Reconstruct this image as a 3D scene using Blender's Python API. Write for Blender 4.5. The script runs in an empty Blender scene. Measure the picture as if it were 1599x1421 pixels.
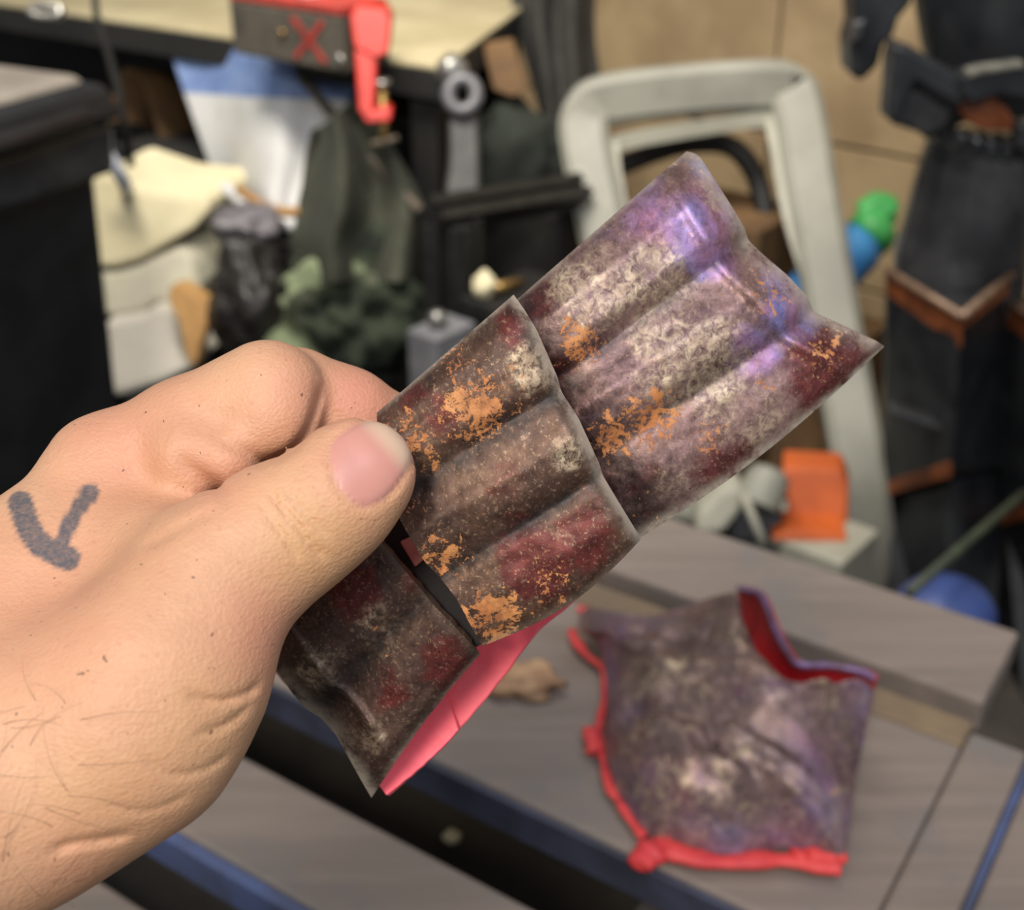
import bpy, bmesh, math, random
import numpy as np
from mathutils import Vector, Matrix, noise as mnoise

random.seed(7)
SC = bpy.context.scene
COL = SC.collection

# ------------------------------------------------------------------ camera
F = 1950.0                       # focal length in pixels of the 1599 x 1421 frame
PITCH = math.radians(29.0)
CAM = np.array([0.0, 0.0, 1.27])
FW = np.array([0.0, math.cos(PITCH), -math.sin(PITCH)])
UP = np.array([0.0, math.sin(PITCH), math.cos(PITCH)])
RT = np.array([1.0, 0.0, 0.0])
cam_d = bpy.data.cameras.new('camera')
cam = bpy.data.objects.new('camera', cam_d)
COL.objects.link(cam)
cam.location = CAM
cam.rotation_euler = (math.pi / 2 - PITCH, 0, 0)
cam_d.sensor_width = 36.0
cam_d.lens = F / 1599.0 * 36.0
cam_d.clip_start = 0.01
cam_d.dof.use_dof = True
cam_d.dof.focus_distance = 0.262
cam_d.dof.aperture_fstop = 15.0
SC.camera = cam

# ------------------------------------------------------------------ world, lamps, exposure
SC.view_settings.view_transform = 'Standard'
SC.view_settings.look = 'None'
SC.view_settings.exposure = 0.0
SC.view_settings.gamma = 1.0
SC.view_settings.use_curve_mapping = False
wd = bpy.data.worlds.new('workshop_daylight')
SC.world = wd
wd.use_nodes = True
wd.node_tree.nodes['Background'].inputs[0].default_value = (0.93, 0.97, 1.0, 1)
wd.node_tree.nodes['Background'].inputs[1].default_value = 0.34

def area(name, loc, target, size, power, col, spread=180):
    l = bpy.data.lights.new(name, 'AREA')
    l.shape = 'RECTANGLE'
    l.size, l.size_y = size
    l.energy = power
    l.color = col
    l.spread = math.radians(spread)
    o = bpy.data.objects.new(name, l)
    COL.objects.link(o)
    o.location = loc
    o.rotation_euler = (Vector(target) - Vector(loc)).to_track_quat('-Z', 'Y').to_euler()
    return o

area('ceiling_lamp', (-0.35, -0.95, 2.25), (0.0, 0.4, 0.9), (0.42, 0.3), 24, (1.0, 0.93, 0.82))
area('plate_reflection_lamp', (0.42, -0.32, 2.35), (0.1, 0.4, 1.0), (0.8, 0.5), 9.5, (0.78, 0.82, 1.0))  # unseen cool panel added so the upper plate reflects it
area('background_fill', (-0.35, 1.2, 2.5), (0.15, 2.3, 0.6), (1.2, 0.4), 26, (1.0, 0.93, 0.82), 105)  # unseen lamp added to brighten the back wall and clutter

# ------------------------------------------------------------------ helpers
def P(px, py, d):
    """a point at optical depth d (metres) seen at a pixel"""
    return CAM + d * (FW + (px - 799.5) / F * RT - (py - 710.5) / F * UP)
def ray(px, py):
    return FW + (px - 799.5) / F * RT - (py - 710.5) / F * UP
def PZ(px, py, z):
    r = ray(px, py)
    return CAM + r * ((z - CAM[2]) / r[2])
def PY(px, py, y):
    r = ray(px, py)
    return CAM + r * (y / r[1])
def PP(px, py, o, n):
    r = ray(px, py)
    return CAM + r * (np.dot(np.array(o) - CAM, n) / np.dot(r, n))

def lin(r, g, b):
    f = lambda c: (c / 255 / 12.92) if c / 255 <= 0.04045 else ((c / 255 + 0.055) / 1.055) ** 2.4
    return (f(r), f(g), f(b), 1.0)

class NT:
    """small node-tree helper"""
    def __init__(self, name):
        self.m = bpy.data.materials.new(name)
        self.m.use_nodes = True
        self.t = self.m.node_tree
        self.b = self.t.nodes['Principled BSDF']
    def n(self, typ, **kw):
        nd = self.t.nodes.new(typ)
        for k, v in kw.items():
            setattr(nd, k, v)
        return nd
    def put(self, sock, v):
        if v is None:
            return
        if hasattr(v, 'links'):
            self.t.links.new(v, sock)
        else:
            sock.default_value = v
    def coord(self, scale=(1, 1, 1), rot=(0, 0, 0)):
        c = self.n('ShaderNodeTexCoord')
        mp = self.n('ShaderNodeMapping')
        mp.inputs['Scale'].default_value = scale
        mp.inputs['Rotation'].default_value = rot
        self.t.links.new(c.outputs['Object'], mp.inputs['Vector'])
        return mp.outputs[0]
    def noise(self, scale, detail=4, rough=0.6, vec=None, dist=0.0):
        nd = self.n('ShaderNodeTexNoise')
        nd.inputs['Scale'].default_value = scale
        nd.inputs['Detail'].default_value = detail
        nd.inputs['Roughness'].default_value = rough
        nd.inputs['Distortion'].default_value = dist
        self.put(nd.inputs['Vector'], vec if vec is not None else self.coord())
        return nd.outputs['Fac']
    def voro(self, scale, vec=None, feature='F1'):
        nd = self.n('ShaderNodeTexVoronoi', feature=feature)
        nd.inputs['Scale'].default_value = scale
        self.put(nd.inputs['Vector'], vec if vec is not None else self.coord())
        return nd.outputs['Distance']
    def step(self, fac, lo, hi):
        nd = self.n('ShaderNodeMapRange', interpolation_type='SMOOTHSTEP')
        self.put(nd.inputs['Value'], fac)
        nd.inputs['From Min'].default_value = lo
        nd.inputs['From Max'].default_value = hi
        return nd.outputs['Result']
    def ramp(self, fac, stops, interp='LINEAR'):
        nd = self.n('ShaderNodeValToRGB')
        nd.color_ramp.interpolation = interp
        e = nd.color_ramp.elements
        while len(e) < len(stops):
            e.new(0.5)
        for el, (p, c) in zip(e, stops):
            el.position = p
            el.color = c
        self.put(nd.inputs['Fac'], fac)
        return nd.outputs['Color']
    def mix(self, fac, a, b, blend='MIX'):
        nd = self.n('ShaderNodeMix', data_type='RGBA', blend_type=blend)
        self.put(nd.inputs[0], fac)
        self.put(nd.inputs[6], a)
        self.put(nd.inputs[7], b)
        return nd.outputs[2]
    def math(self, op, a, b=None):
        nd = self.n('ShaderNodeMath', operation=op)
        self.put(nd.inputs[0], a)
        if b is not None:
            self.put(nd.inputs[1], b)
        return nd.outputs[0]
    def attr(self, name):
        return self.n('ShaderNodeAttribute', attribute_name=name).outputs['Fac']
    def bump(self, h, strength=0.3, dist=0.001, normal=None):
        nd = self.n('ShaderNodeBump')
        nd.inputs['Strength'].default_value = strength
        nd.inputs['Distance'].default_value = dist
        self.put(nd.inputs['Height'], h)
        if normal is not None:
            self.put(nd.inputs['Normal'], normal)
        return nd.outputs[0]
    def out(self, color=None, rough=None, metal=None, normal=None):
        self.put(self.b.inputs['Base Color'], color)
        self.put(self.b.inputs['Roughness'], rough)
        self.put(self.b.inputs['Metallic'], metal)
        self.put(self.b.inputs['Normal'], normal)
        return self.m

def pm(name, c1, c2=None, scale=20, rough=0.6, metal=0.0, bump=0.15, bdist=0.002, lo=0.35, hi=0.65):
    t = NT(name)
    c2 = c2 or tuple(x * 0.8 for x in c1)
    f = t.noise(scale, 5, 0.6)
    c = t.mix(t.step(f, lo, hi), lin(*c1), lin(*c2))
    nrm = t.bump(t.noise(scale * 4, 3), bump, bdist) if bump else None
    return t.out(c, rough, metal, nrm)

def thing(name, label, cat, loc, group=None):
    o = bpy.data.objects.new(name, None)
    o.empty_display_size = 0.02
    COL.objects.link(o)
    o.location = Vector(loc)
    o['label'] = label
    o['category'] = cat
    if group:
        o['group'] = group
    return o
def tag(o, label, cat, group=None):
    o['label'] = label
    o['category'] = cat
    if group:
        o['group'] = group
    return o
def mk(name, verts, faces, mat, parent=None, smooth=False, bevel=0.0, seg=2, fix=True):
    me = bpy.data.meshes.new(name)
    me.from_pydata([tuple(map(float, v)) for v in verts], [], [tuple(map(int, f)) for f in faces])
    if fix:
        bm = bmesh.new()
        bm.from_mesh(me)
        bmesh.ops.recalc_face_normals(bm, faces=bm.faces)
        bm.to_mesh(me)
        bm.free()
    for m in (mat if isinstance(mat, (list, tuple)) else [mat]):
        me.materials.append(m)
    if smooth:
        me.shade_smooth()
    o = bpy.data.objects.new(name, me)
    COL.objects.link(o)
    if parent is not None:
        q = parent
        loc = Vector((0, 0, 0))
        while q is not None:                       # vertices stay in world coordinates
            loc += q.location + q.matrix_parent_inverse.translation
            q = q.parent
        o.parent = parent
        o.matrix_parent_inverse = Matrix.Translation(-loc)
    if bevel:
        b = o.modifiers.new('bevel', 'BEVEL')
        b.width = bevel
        b.segments = seg
        b.limit_method = 'ANGLE'
        b.angle_limit = math.radians(35)
    return o
BOXF = [(0, 3, 2, 1), (4, 5, 6, 7), (0, 1, 5, 4), (1, 2, 6, 5), (2, 3, 7, 6), (3, 0, 4, 7)]
def hexa(name, bot, top, mat, parent=None, bevel=0.004, smooth=False):
    return mk(name, list(bot) + list(top), BOXF, mat, parent, smooth, bevel)
YAW = math.radians(40.0)
E1 = np.array([math.cos(YAW), -math.sin(YAW), 0.0])     # along the back wall, to the right and nearer
E2 = np.array([math.sin(YAW), math.cos(YAW), 0.0])      # into the back wall
EZ = np.array([0.0, 0.0, 1.0])
def rbox(name, o, a, b, c, mat, parent=None, bevel=0.004, e1=None, e2=None, e3=None):
    """box spanned from o by lengths (a0,a1) x (b0,b1) x (c0,c1) on three axes"""
    e1 = E1 if e1 is None else e1
    e2 = E2 if e2 is None else e2
    e3 = EZ if e3 is None else e3
    o = np.array(o, float)
    q = [(a[0], b[0]), (a[1], b[0]), (a[1], b[1]), (a[0], b[1])]
    vs = [o + x * e1 + y * e2 + z * e3 for z in c for x, y in q]
    return mk(name, vs, BOXF, mat, parent, False, bevel)
def prism(name, pts, vec, mat, parent=None, bevel=0.003, smooth=False):
    n = len(pts)
    pts = [np.array(p, float) for p in pts]
    vs = pts + [p + np.array(vec) for p in pts]
    fs = [tuple(range(n)), tuple(range(2 * n - 1, n - 1, -1))]
    fs += [(i, (i + 1) % n, n + (i + 1) % n, n + i) for i in range(n)]
    return mk(name, vs, fs, mat, parent, smooth, bevel)
def spline(pts, n, closed=False):
    """Catmull-Rom through the points (each a tuple of any length)"""
    p = np.array(pts, float)
    k = len(p)
    out = []
    segs = k if closed else k - 1
    for t in np.linspace(0, segs, n, endpoint=not closed):
        i = min(int(t), segs - 1)
        f = t - i
        g = lambda j: p[j % k] if closed else p[min(max(j, 0), k - 1)]
        a, b, c, d = g(i - 1), g(i), g(i + 1), g(i + 2)
        out.append(0.5 * (2 * b + (c - a) * f + (2 * a - 5 * b + 4 * c - d) * f * f + (3 * b - a - 3 * c + d) * f ** 3))
    return np.array(out)
def sweep(name, path, radii, mat, parent=None, sides=12, prof=None, closed=False, ref=None, smooth=True, bevel=0.0):
    """tube (or any 2-D profile) along a path; radii scalar or one per point"""
    path = np.array(path, float)
    n = len(path)
    r = np.full(n, radii, float) if np.isscalar(radii) else np.array(radii, float)
    if prof is None:
        prof = [(math.cos(2 * math.pi * i / sides), math.sin(2 * math.pi * i / sides)) for i in range(sides)]
    m = len(prof)
    vs, fs = [], []
    prev = None
    for i in range(n):
        a = path[(i - 1) % n] if closed else path[max(i - 1, 0)]
        b = path[(i + 1) % n] if closed else path[min(i + 1, n - 1)]
        t = (b - a) / (np.linalg.norm(b - a) + 1e-12)
        if ref is not None:
            u = np.cross(t, np.array(ref, float))
        elif prev is None:
            u = np.cross(t, [0.13, 0.2, 0.97] if abs(t[2]) < 0.9 else [1, 0.1, 0])
        else:
            u = prev - t * np.dot(prev, t)
        u /= np.linalg.norm(u) + 1e-12
        prev = u
        w = np.cross(t, u)
        for x, y in prof:
            vs.append(path[i] + r[i] * (x * u + y * w))
    rng = n if closed else n - 1
    for i in range(rng):
        for j in range(m):
            fs.append((i * m + j, i * m + (j + 1) % m, ((i + 1) % n) * m + (j + 1) % m, ((i + 1) % n) * m + j))
    if not closed:
        fs += [tuple(range(m - 1, -1, -1)), tuple(range((n - 1) * m, n * m))]
    return mk(name, vs, fs, mat, parent, smooth, bevel)
def lathe(name, base, axis, prof, mat, parent=None, n=24, sx=1.0, ref=(1, 0, 0), smooth=True):
    """profile [(radius, height)] about an axis; sx stretches across ref"""
    ax = np.array(axis, float)
    ax /= np.linalg.norm(ax)
    u = np.array(ref, float)
    u = u - ax * np.dot(u, ax)
    u /= np.linalg.norm(u)
    w = np.cross(ax, u)
    vs, fs = [], []
    for r, h in prof:
        for i in range(n):
            a = 2 * math.pi * i / n
            vs.append(np.array(base) + ax * h + r * (math.cos(a) * u * sx + math.sin(a) * w))
    for k in range(len(prof) - 1):
        for i in range(n):
            fs.append((k * n + i, k * n + (i + 1) % n, (k + 1) * n + (i + 1) % n, (k + 1) * n + i))
    fs += [tuple(range(n - 1, -1, -1)), tuple(range((len(prof) - 1) * n, len(prof) * n))]
    return mk(name, vs, fs, mat, parent, smooth)
def autosmooth(o, ang=40):
    me = o.data
    me.shade_smooth()
    bm = bmesh.new()
    bm.from_mesh(me)
    for e in bm.edges:
        if len(e.link_faces) == 2 and e.calc_face_angle(0) > math.radians(ang):
            e.smooth = False
    bm.to_mesh(me)
    bm.free()
    return o
def blob(name, c, rad, mat, parent=None, amp=0.25, freq=2.0, seed=0, sub=4, axes=None, flat=None, ridge=0.0):
    """a lumpy soft body (bag, bundle): displaced sphere, cut flat at height flat"""
    bm = bmesh.new()
    bmesh.ops.create_icosphere(bm, subdivisions=sub, radius=1.0)
    c = np.array(c, float)
    ax = axes if axes is not None else (np.array([1, 0, 0.]), np.array([0, 1, 0.]), EZ)
    for v in bm.verts:
        p = v.co.copy()
        q = p * freq + Vector((seed * 3.7, seed * 1.3, seed * 7.1))
        k = 1 + amp * mnoise.fractal(q, 1.0, 2.0, 3)
        if ridge:
            k += ridge * abs(mnoise.noise(q * 2.3))
        w = c + k * (p.x * rad[0] * ax[0] + p.y * rad[1] * ax[1] + p.z * rad[2] * ax[2])
        if flat is not None:
            w[2] = max(w[2], flat)
        v.co = Vector(w)
    me = bpy.data.meshes.new(name)
    bm.to_mesh(me)
    bm.free()
    vs = [tuple(v.co) for v in me.vertices]
    fs = [tuple(p.vertices) for p in me.polygons]
    bpy.data.meshes.remove(me)
    return mk(name, vs, fs, mat, parent, True)
def sheet(name, front, thick, mats, parent=None, smooth=True, bevel=0.0, nrm=None, attrs=None, closed=False):
    """closed curved sheet from a grid of points (rows x cols x 3); slot 0 front and rim, slot 1 back"""
    G = np.array(front, float)
    a, b = G.shape[:2]
    du = np.gradient(G, axis=1)
    dv = np.gradient(G, axis=0)
    if closed:
        du[:, 0] = du[:, -1] = (G[:, 1] - G[:, -2]) / 2
    N = np.cross(du, dv)
    N /= np.linalg.norm(N, axis=2, keepdims=True) + 1e-12
    toward = CAM - G if nrm is None else np.broadcast_to(np.array(nrm, float), G.shape)
    if (N * toward).sum() < 0:
        N = -N
    B = G - N * thick
    vs = np.concatenate([G.reshape(-1, 3), B.reshape(-1, 3)])
    i = lambda r, c: r * b + c
    o = a * b
    fs, mi = [], []
    for r in range(a - 1):
        for c in range(b - 1):
            fs.append((i(r, c), i(r, c + 1), i(r + 1, c + 1), i(r + 1, c)))
            mi.append(0)
            fs.append((o + i(r, c), o + i(r + 1, c), o + i(r + 1, c + 1), o + i(r, c + 1)))
            mi.append(1)
    rim = [(0, c) for c in range(b)] + [(r, b - 1) for r in range(1, a)] + [(a - 1, c) for c in range(b - 2, -1, -1)] + [(r, 0) for r in range(a - 2, 0, -1)]
    for k in range(len(rim)):
        if closed and rim[k][1] == rim[(k + 1) % len(rim)][1]:
            continue
        p, q = i(*rim[k]), i(*rim[(k + 1) % len(rim)])
        fs.append((p, o + p, o + q, q))
        mi.append(0)
    ob = mk(name, vs, fs, mats, parent, smooth, 0)
    n2 = len(ob.data.materials)
    for p, m in zip(ob.data.polygons, mi):
        p.material_index = min(m, n2 - 1)
    if attrs:
        for k, arr in attrs.items():
            at = ob.data.attributes.new(k, 'FLOAT', 'POINT')
            at.data.foreach_set('value', np.concatenate([arr.ravel(), arr.ravel()]).astype(np.float32))
    autosmooth(ob, 50)
    if bevel:
        bv = ob.modifiers.new('bevel', 'BEVEL')
        bv.width = bevel
        bv.segments = 3
        bv.limit_method = 'ANGLE'
        bv.angle_limit = math.radians(50)
        bv.harden_normals = False
    return ob

# ------------------------------------------------------------------ materials
M = {}
M['ply'] = pm('plywood', (164, 142, 108), (140, 118, 88), 5, 0.75, bump=0.1)
M['seam'] = pm('wall_backing', (84, 72, 56), None, 8, 0.9)
M['concrete'] = pm('concrete', (66, 60, 54), (46, 42, 38), 6, 0.9)
M['black'] = pm('black_plastic', (34, 35, 38), (24, 25, 27), 12, 0.42, bump=0.05)
M['blackmatt'] = pm('black_matt', (26, 26, 26), (38, 36, 33), 10, 0.8)
M['gloss'] = pm('black_gloss', (66, 66, 68), (48, 48, 50), 14, 0.2, bump=0.05)
M['armorblack'] = pm('armour_black', (42, 44, 47), (26, 28, 32), 16, 0.38, bump=0.1)
M['ext'] = pm('black_aluminium', (48, 47, 46), (36, 36, 36), 30, 0.45, 0.4)
M['greyplastic'] = pm('grey_plastic', (142, 141, 130), (126, 125, 115), 9, 0.55, bump=0.05)
M['greyplastic2'] = pm('grey_plastic_lip', (160, 158, 144), (144, 142, 128), 9, 0.55, bump=0.05)
M['cream'] = pm('cream_foam', (218, 208, 172), (204, 193, 158), 10, 0.9)
M['foam2'] = pm('grey_foam', (200, 196, 172), (184, 178, 160), 10, 0.9)
M['card'] = pm('cardboard', (176, 136, 84), (146, 108, 64), 12, 0.85)
M['brown'] = pm('brown_board', (112, 84, 52), (84, 62, 40), 9, 0.85)
M['benchtop'] = pm('bench_top', (184, 173, 140), (164, 152, 120), 6, 0.7)
M['red'] = pm('red_paint', (198, 42, 28), (178, 34, 24), 30, 0.45)
M['redmark'] = pm('red_marker', (176, 60, 50), (140, 48, 42), 60, 0.7)
M['brass'] = pm('brass', (158, 128, 76), (124, 98, 60), 40, 0.4, 0.7)
M['steel'] = pm('steel', (168, 166, 160), (140, 138, 134), 40, 0.35, 0.8)
M['whiteplastic'] = pm('white_plastic', (206, 206, 206), (188, 188, 186), 6, 0.5, bump=0.03)
M['blueplastic'] = pm('blue_film', (128, 150, 196), (104, 128, 178), 18, 0.5)
M['darkblue'] = pm('blue_bucket', (52, 72, 128), (40, 56, 104), 10, 0.5)
M['skyblue'] = pm('blue_bottle', (66, 138, 196), (50, 114, 176), 14, 0.45)
M['green'] = pm('green_cap', (66, 160, 84), (48, 132, 66), 14, 0.5)
M['orange'] = pm('orange_plastic', (190, 90, 36), (170, 78, 32), 14, 0.5)
M['coppertrim'] = pm('copper_paint', (150, 84, 48), (112, 62, 38), 26, 0.42, 0.25)
M['darkcloth'] = pm('dark_cloth', (56, 55, 52), (42, 41, 39), 14, 0.95, bump=0.4, bdist=0.004)
M['bag'] = pm('black_bag', (46, 43, 40), (32, 30, 29), 12, 0.45, bump=0.5, bdist=0.01)
M['greybag'] = pm('grey_bag', (112, 108, 112), (86, 82, 86), 12, 0.5, bump=0.4, bdist=0.01)
M['rod'] = pm('brown_rod', (92, 82, 68), (70, 62, 52), 30, 0.6)
M['hose'] = pm('black_rubber', (24, 24, 26), None, 30, 0.5)
M['olive'] = pm('olive_stick', (62, 70, 52), (48, 54, 42), 30, 0.6)

def boards():
    t = NT('weathered_bench_boards')
    v = t.coord((1, 1, 1), (0, 0, -math.radians(-33)))
    st = t.coord((2.0, 26, 20), (0, 0, math.radians(33)))
    f = t.noise(3, 6, 0.65, st)
    g = t.noise(14, 5, 0.6)
    c = t.ramp(f, [(0.25, lin(118, 107, 98)), (0.55, lin(134, 121, 112)), (0.8, lin(146, 132, 122))])
    c = t.mix(t.step(g, 0.5, 0.75), c, lin(118, 113, 110))
    c = t.mix(t.step(t.noise(5, 4, 0.6), 0.55, 0.72), c, lin(110, 94, 80))
    return t.out(c, 0.75, 0.0, t.bump(f, 0.3, 0.002))
M['board'] = boards()
M['boardtan'] = pm('tan_board', (138, 118, 92), (112, 96, 78), 9, 0.8)
M['boarddark'] = pm('dark_board', (44, 41, 38), (62, 56, 50), 9, 0.75)
M['skylit'] = pm('skylit_blue', (84, 98, 140), (72, 78, 100), 20, 0.6)  # blue of sky light on board edges, put into the colour
M['skylitgrey'] = pm('skylit_blue_grey', (64, 68, 88), (50, 52, 64), 20, 0.6)  # duller tint for sky light caught by the slot side

def camo():
    t = NT('camouflage_cloth')
    f = t.noise(7.5, 3, 0.5, None, 0.6)
    c = t.ramp(f, [(0.0, lin(24, 30, 22)), (0.42, lin(42, 50, 36)), (0.52, lin(72, 76, 60)), (0.6, lin(118, 128, 98))], 'CONSTANT')
    return t.out(c, 0.95, 0.0, t.bump(t.noise(26, 4), 0.5, 0.01))
M['camo'] = camo()
M['olivecloth'] = pm('olive_cloth', (66, 68, 56), (50, 52, 42), 9, 0.95, bump=0.5, bdist=0.008)

def patina(name, s=1.0, purple=0.0, rough=0.4, base=((58, 46, 42), (96, 76, 66), (128, 104, 88))):
    """layered metallic paint, some reflected light painted in; layers placed by masks (rust, maroon, tan, sheen, groove, edge)"""
    t = NT(name)
    grain = t.noise(520 * s, 8, 0.75, t.coord((1, 0.6, 1.0), (0, 0, 0.8)), 0.5)
    blot = t.noise(75 * s, 6, 0.7)
    c = t.ramp(blot, [(0.28, lin(*base[0])), (0.5, lin(*base[1])), (0.75, lin(*base[2]))])
    def mask(attr, sc, gain, lo, hi, detail=6, vec=None, dist=0.3):
        n = t.noise(sc * s, detail, 0.72 if attr == 'rust' else 0.68, vec, dist)
        x = t.math('ADD', n, t.math('MULTIPLY', t.math('SUBTRACT', t.attr(attr), 0.5), gain))
        return t.step(x, lo, hi)
    md = t.math('MULTIPLY', mask('maroon', 60, 0.55, 0.48, 0.66), 0.88)
    c = t.mix(md, c, t.ramp(t.noise(260 * s, 4, 0.6), [(0.3, lin(76, 27, 27)), (0.7, lin(112, 46, 43))]))
    if purple > 0:  # violet layer: mauve tone plus bluish reflected light painted in
        pu = t.math('MULTIPLY', mask('painted_sheen', 60, 0.9, 0.42, 0.85), purple)
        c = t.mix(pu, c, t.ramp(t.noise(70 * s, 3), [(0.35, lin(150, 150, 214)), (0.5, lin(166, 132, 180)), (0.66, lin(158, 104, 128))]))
    tn = t.math('MULTIPLY', mask('tan', 120, 0.7, 0.46, 0.72), t.step(grain, 0.38, 0.58))
    c = t.mix(t.math('MULTIPLY', tn, 0.85), c, t.ramp(t.noise(210 * s, 3), [(0.35, lin(156, 134, 112)), (0.7, lin(206, 186, 156))]))
    st = t.math('MULTIPLY', t.step(t.noise(1150 * s, 4, 0.7, t.coord((1, 0.5, 1), (0, 0, 0.7))), 0.55, 0.66), 0.45)
    c = t.mix(st, c, lin(178, 150, 120))
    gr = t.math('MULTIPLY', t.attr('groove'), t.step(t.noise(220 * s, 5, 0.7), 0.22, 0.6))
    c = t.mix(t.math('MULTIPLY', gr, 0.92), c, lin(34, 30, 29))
    of = mask('rust', 240, 0.21, 0.597, 0.615, 10, None, 0.45)
    of2 = t.math('MULTIPLY', mask('rust', 620, 0.28, 0.615, 0.65, 6), 0.85)
    of = t.math('MAXIMUM', of, of2)
    c = t.mix(of, c, t.ramp(t.noise(120 * s, 3), [(0.4, lin(172, 106, 58)), (0.7, lin(204, 140, 84))]))
    c = t.mix(0.55, c, t.ramp(grain, [(0.36, (0.22, 0.22, 0.22, 1)), (0.64, (0.78, 0.78, 0.78, 1))]), 'OVERLAY')
    dots = t.step(t.noise(520 * s, 2, 0.5), 0.735, 0.755)
    c = t.mix(t.math('MULTIPLY', dots, 0.8), c, lin(36, 30, 30))
    ed = t.math('MULTIPLY', t.attr('edge'), t.step(t.noise(120 * s, 5, 0.7), 0.3, 0.55))
    c = t.mix(t.math('MULTIPLY', ed, 0.92), c, lin(212, 198, 178))
    rg = t.ramp(grain, [(0.3, (rough - 0.1,) * 3 + (1,)), (0.7, (rough + 0.12,) * 3 + (1,))])
    rg = t.mix(of, rg, (0.62, 0.62, 0.62, 1))
    mt = t.math('MULTIPLY', t.math('SUBTRACT', 1.0, of), 0.45)
    h = t.math('ADD', t.math('MULTIPLY', grain, 0.7), t.math('MULTIPLY', of, 0.25))
    return t.out(c, rg, mt, t.bump(h, 0.4, 0.0005))
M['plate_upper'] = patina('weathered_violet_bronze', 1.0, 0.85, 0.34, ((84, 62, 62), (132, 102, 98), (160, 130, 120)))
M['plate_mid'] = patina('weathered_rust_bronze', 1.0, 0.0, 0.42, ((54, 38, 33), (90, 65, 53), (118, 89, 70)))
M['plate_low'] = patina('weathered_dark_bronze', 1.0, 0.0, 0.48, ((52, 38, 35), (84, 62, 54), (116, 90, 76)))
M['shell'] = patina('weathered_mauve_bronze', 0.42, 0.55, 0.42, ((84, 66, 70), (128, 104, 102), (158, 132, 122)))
M['redin'] = pm('coral_red_inside', (255, 108, 122), (250, 90, 106), 60, 0.5, bump=0.2, bdist=0.001)
M['redin2'] = pm('bright_red_inside', (214, 30, 44), (190, 18, 34), 40, 0.5, bump=0.2, bdist=0.001)
M['redtrim'] = pm('coral_red_trim', (222, 70, 68), (196, 52, 60), 40, 0.55, bump=0.3, bdist=0.002)
M['gap_strip'] = pm('black_strip', (20, 18, 18), (30, 27, 26), 80, 0.8)

# ================================================================== the room
W0 = np.array([0.487, 2.6, 0.0])                      # a point on the back wall's face
fl = mk('floor', [(-6, -1.5, -0.05), (6, -1.5, -0.05), (6, 7, -0.05), (-6, 7, -0.05), (-6, -1.5, 0), (6, -1.5, 0), (6, 7, 0), (-6, 7, 0)], BOXF, M['concrete'])
fl['kind'] = 'structure'
wl = rbox('wall_back', W0, (-5.5, 2.6), (0.012, 0.08), (0, 2.7), M['seam'], bevel=0)
wl['kind'] = 'structure'
v1 = float(np.dot(PP(1215, 60, W0, E2) - W0, E1))      # the upright seam
h1 = float(PP(1366, 238, W0, E2)[2])                   # the level seam
us = [v1 - 2.4, v1 - 1.2, v1, v1 + 1.2]
zs = [0.0, h1 - 0.28, h1, h1 + 0.62, h1 + 1.24]
for i in range(3):
    for k in range(4):
        rbox('panel', W0, (us[i] + 0.003, us[i + 1] - 0.003), (0.0, 0.012), (zs[k] + 0.004, zs[k + 1] - 0.004), M['ply'], wl, 0.002)

# ================================================================== the slatted work table in front
TA = math.radians(33.5)
T1 = np.array([math.cos(TA), -math.sin(TA), 0.0])
T2 = np.array([math.sin(TA), math.cos(TA), 0.0])
TZ = 0.77
TL = float(np.dot(PZ(395, 605, TZ), T1))
tb = thing('work_table', 'weathered grey slatted work table with a wide dark slot', 'table', tuple(0.45 * T2 - 0.35 * T1))
def board(name, a, b, mat, top=TZ, th=0.026, bevel=0.003):
    return rbox(name, (0, 0, 0), a, b, (top - th, top), mat, tb, bevel, T1, T2)
board('board', (TL, -0.087), (0.652, 0.737), M['board'])
board('board', (TL, -0.087), (0.606, 0.632), M['boardtan'])
board('board', (TL, -0.087), (0.428, 0.6055), M['board'])
board('board', (TL, 0.06), (0.308, 0.369), M['board'])
board('board', (TL, 0.06), (0.180, 0.262), M['board'])
board('board', (-0.0865, -0.0535), (0.20, 0.622), M['board'])
board('end_board', (-0.0485, 0.16), (0.20, 0.628), M['board'])
board('highlight_strip', (-0.0534, -0.0486), (0.20, 0.622), M['skylit'], TZ + 0.0004)  # thin slab that paints in a bluish highlight along the joint
rbox('skylit_edge', (0, 0, 0), (TL, -0.088), (0.4235, 0.4278), (TZ - 0.026, TZ - 0.002), M['skylitgrey'], tb, 0.001, T1, T2)  # board side coloured as if catching sky light
rbox('skylit_edge', (0, 0, 0), (TL, 0.06), (0.3005, 0.3078), (TZ - 0.024, TZ - 0.001), M['skylit'], tb, 0.001, T1, T2)
for a in (TL + 0.04, -0.2):
    rbox('cross_beam', (0, 0, 0), (a, a + 0.06), (0.19, 0.73), (TZ - 0.10, TZ - 0.027), M['boarddark'], tb, 0.003, T1, T2)
rbox('lower_shelf', (0, 0, 0), (TL + 0.02, -0.1), (0.2, 0.72), (TZ - 0.16, TZ - 0.14), M['boarddark'], tb, 0.003, T1, T2)
for a in (TL + 0.03, -0.19):
    for b in (0.21, 0.66):
        rbox('leg', (0, 0, 0), (a, a + 0.05), (b, b + 0.05), (0, TZ - 0.10), M['boarddark'], tb, 0.003, T1, T2)
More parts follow.
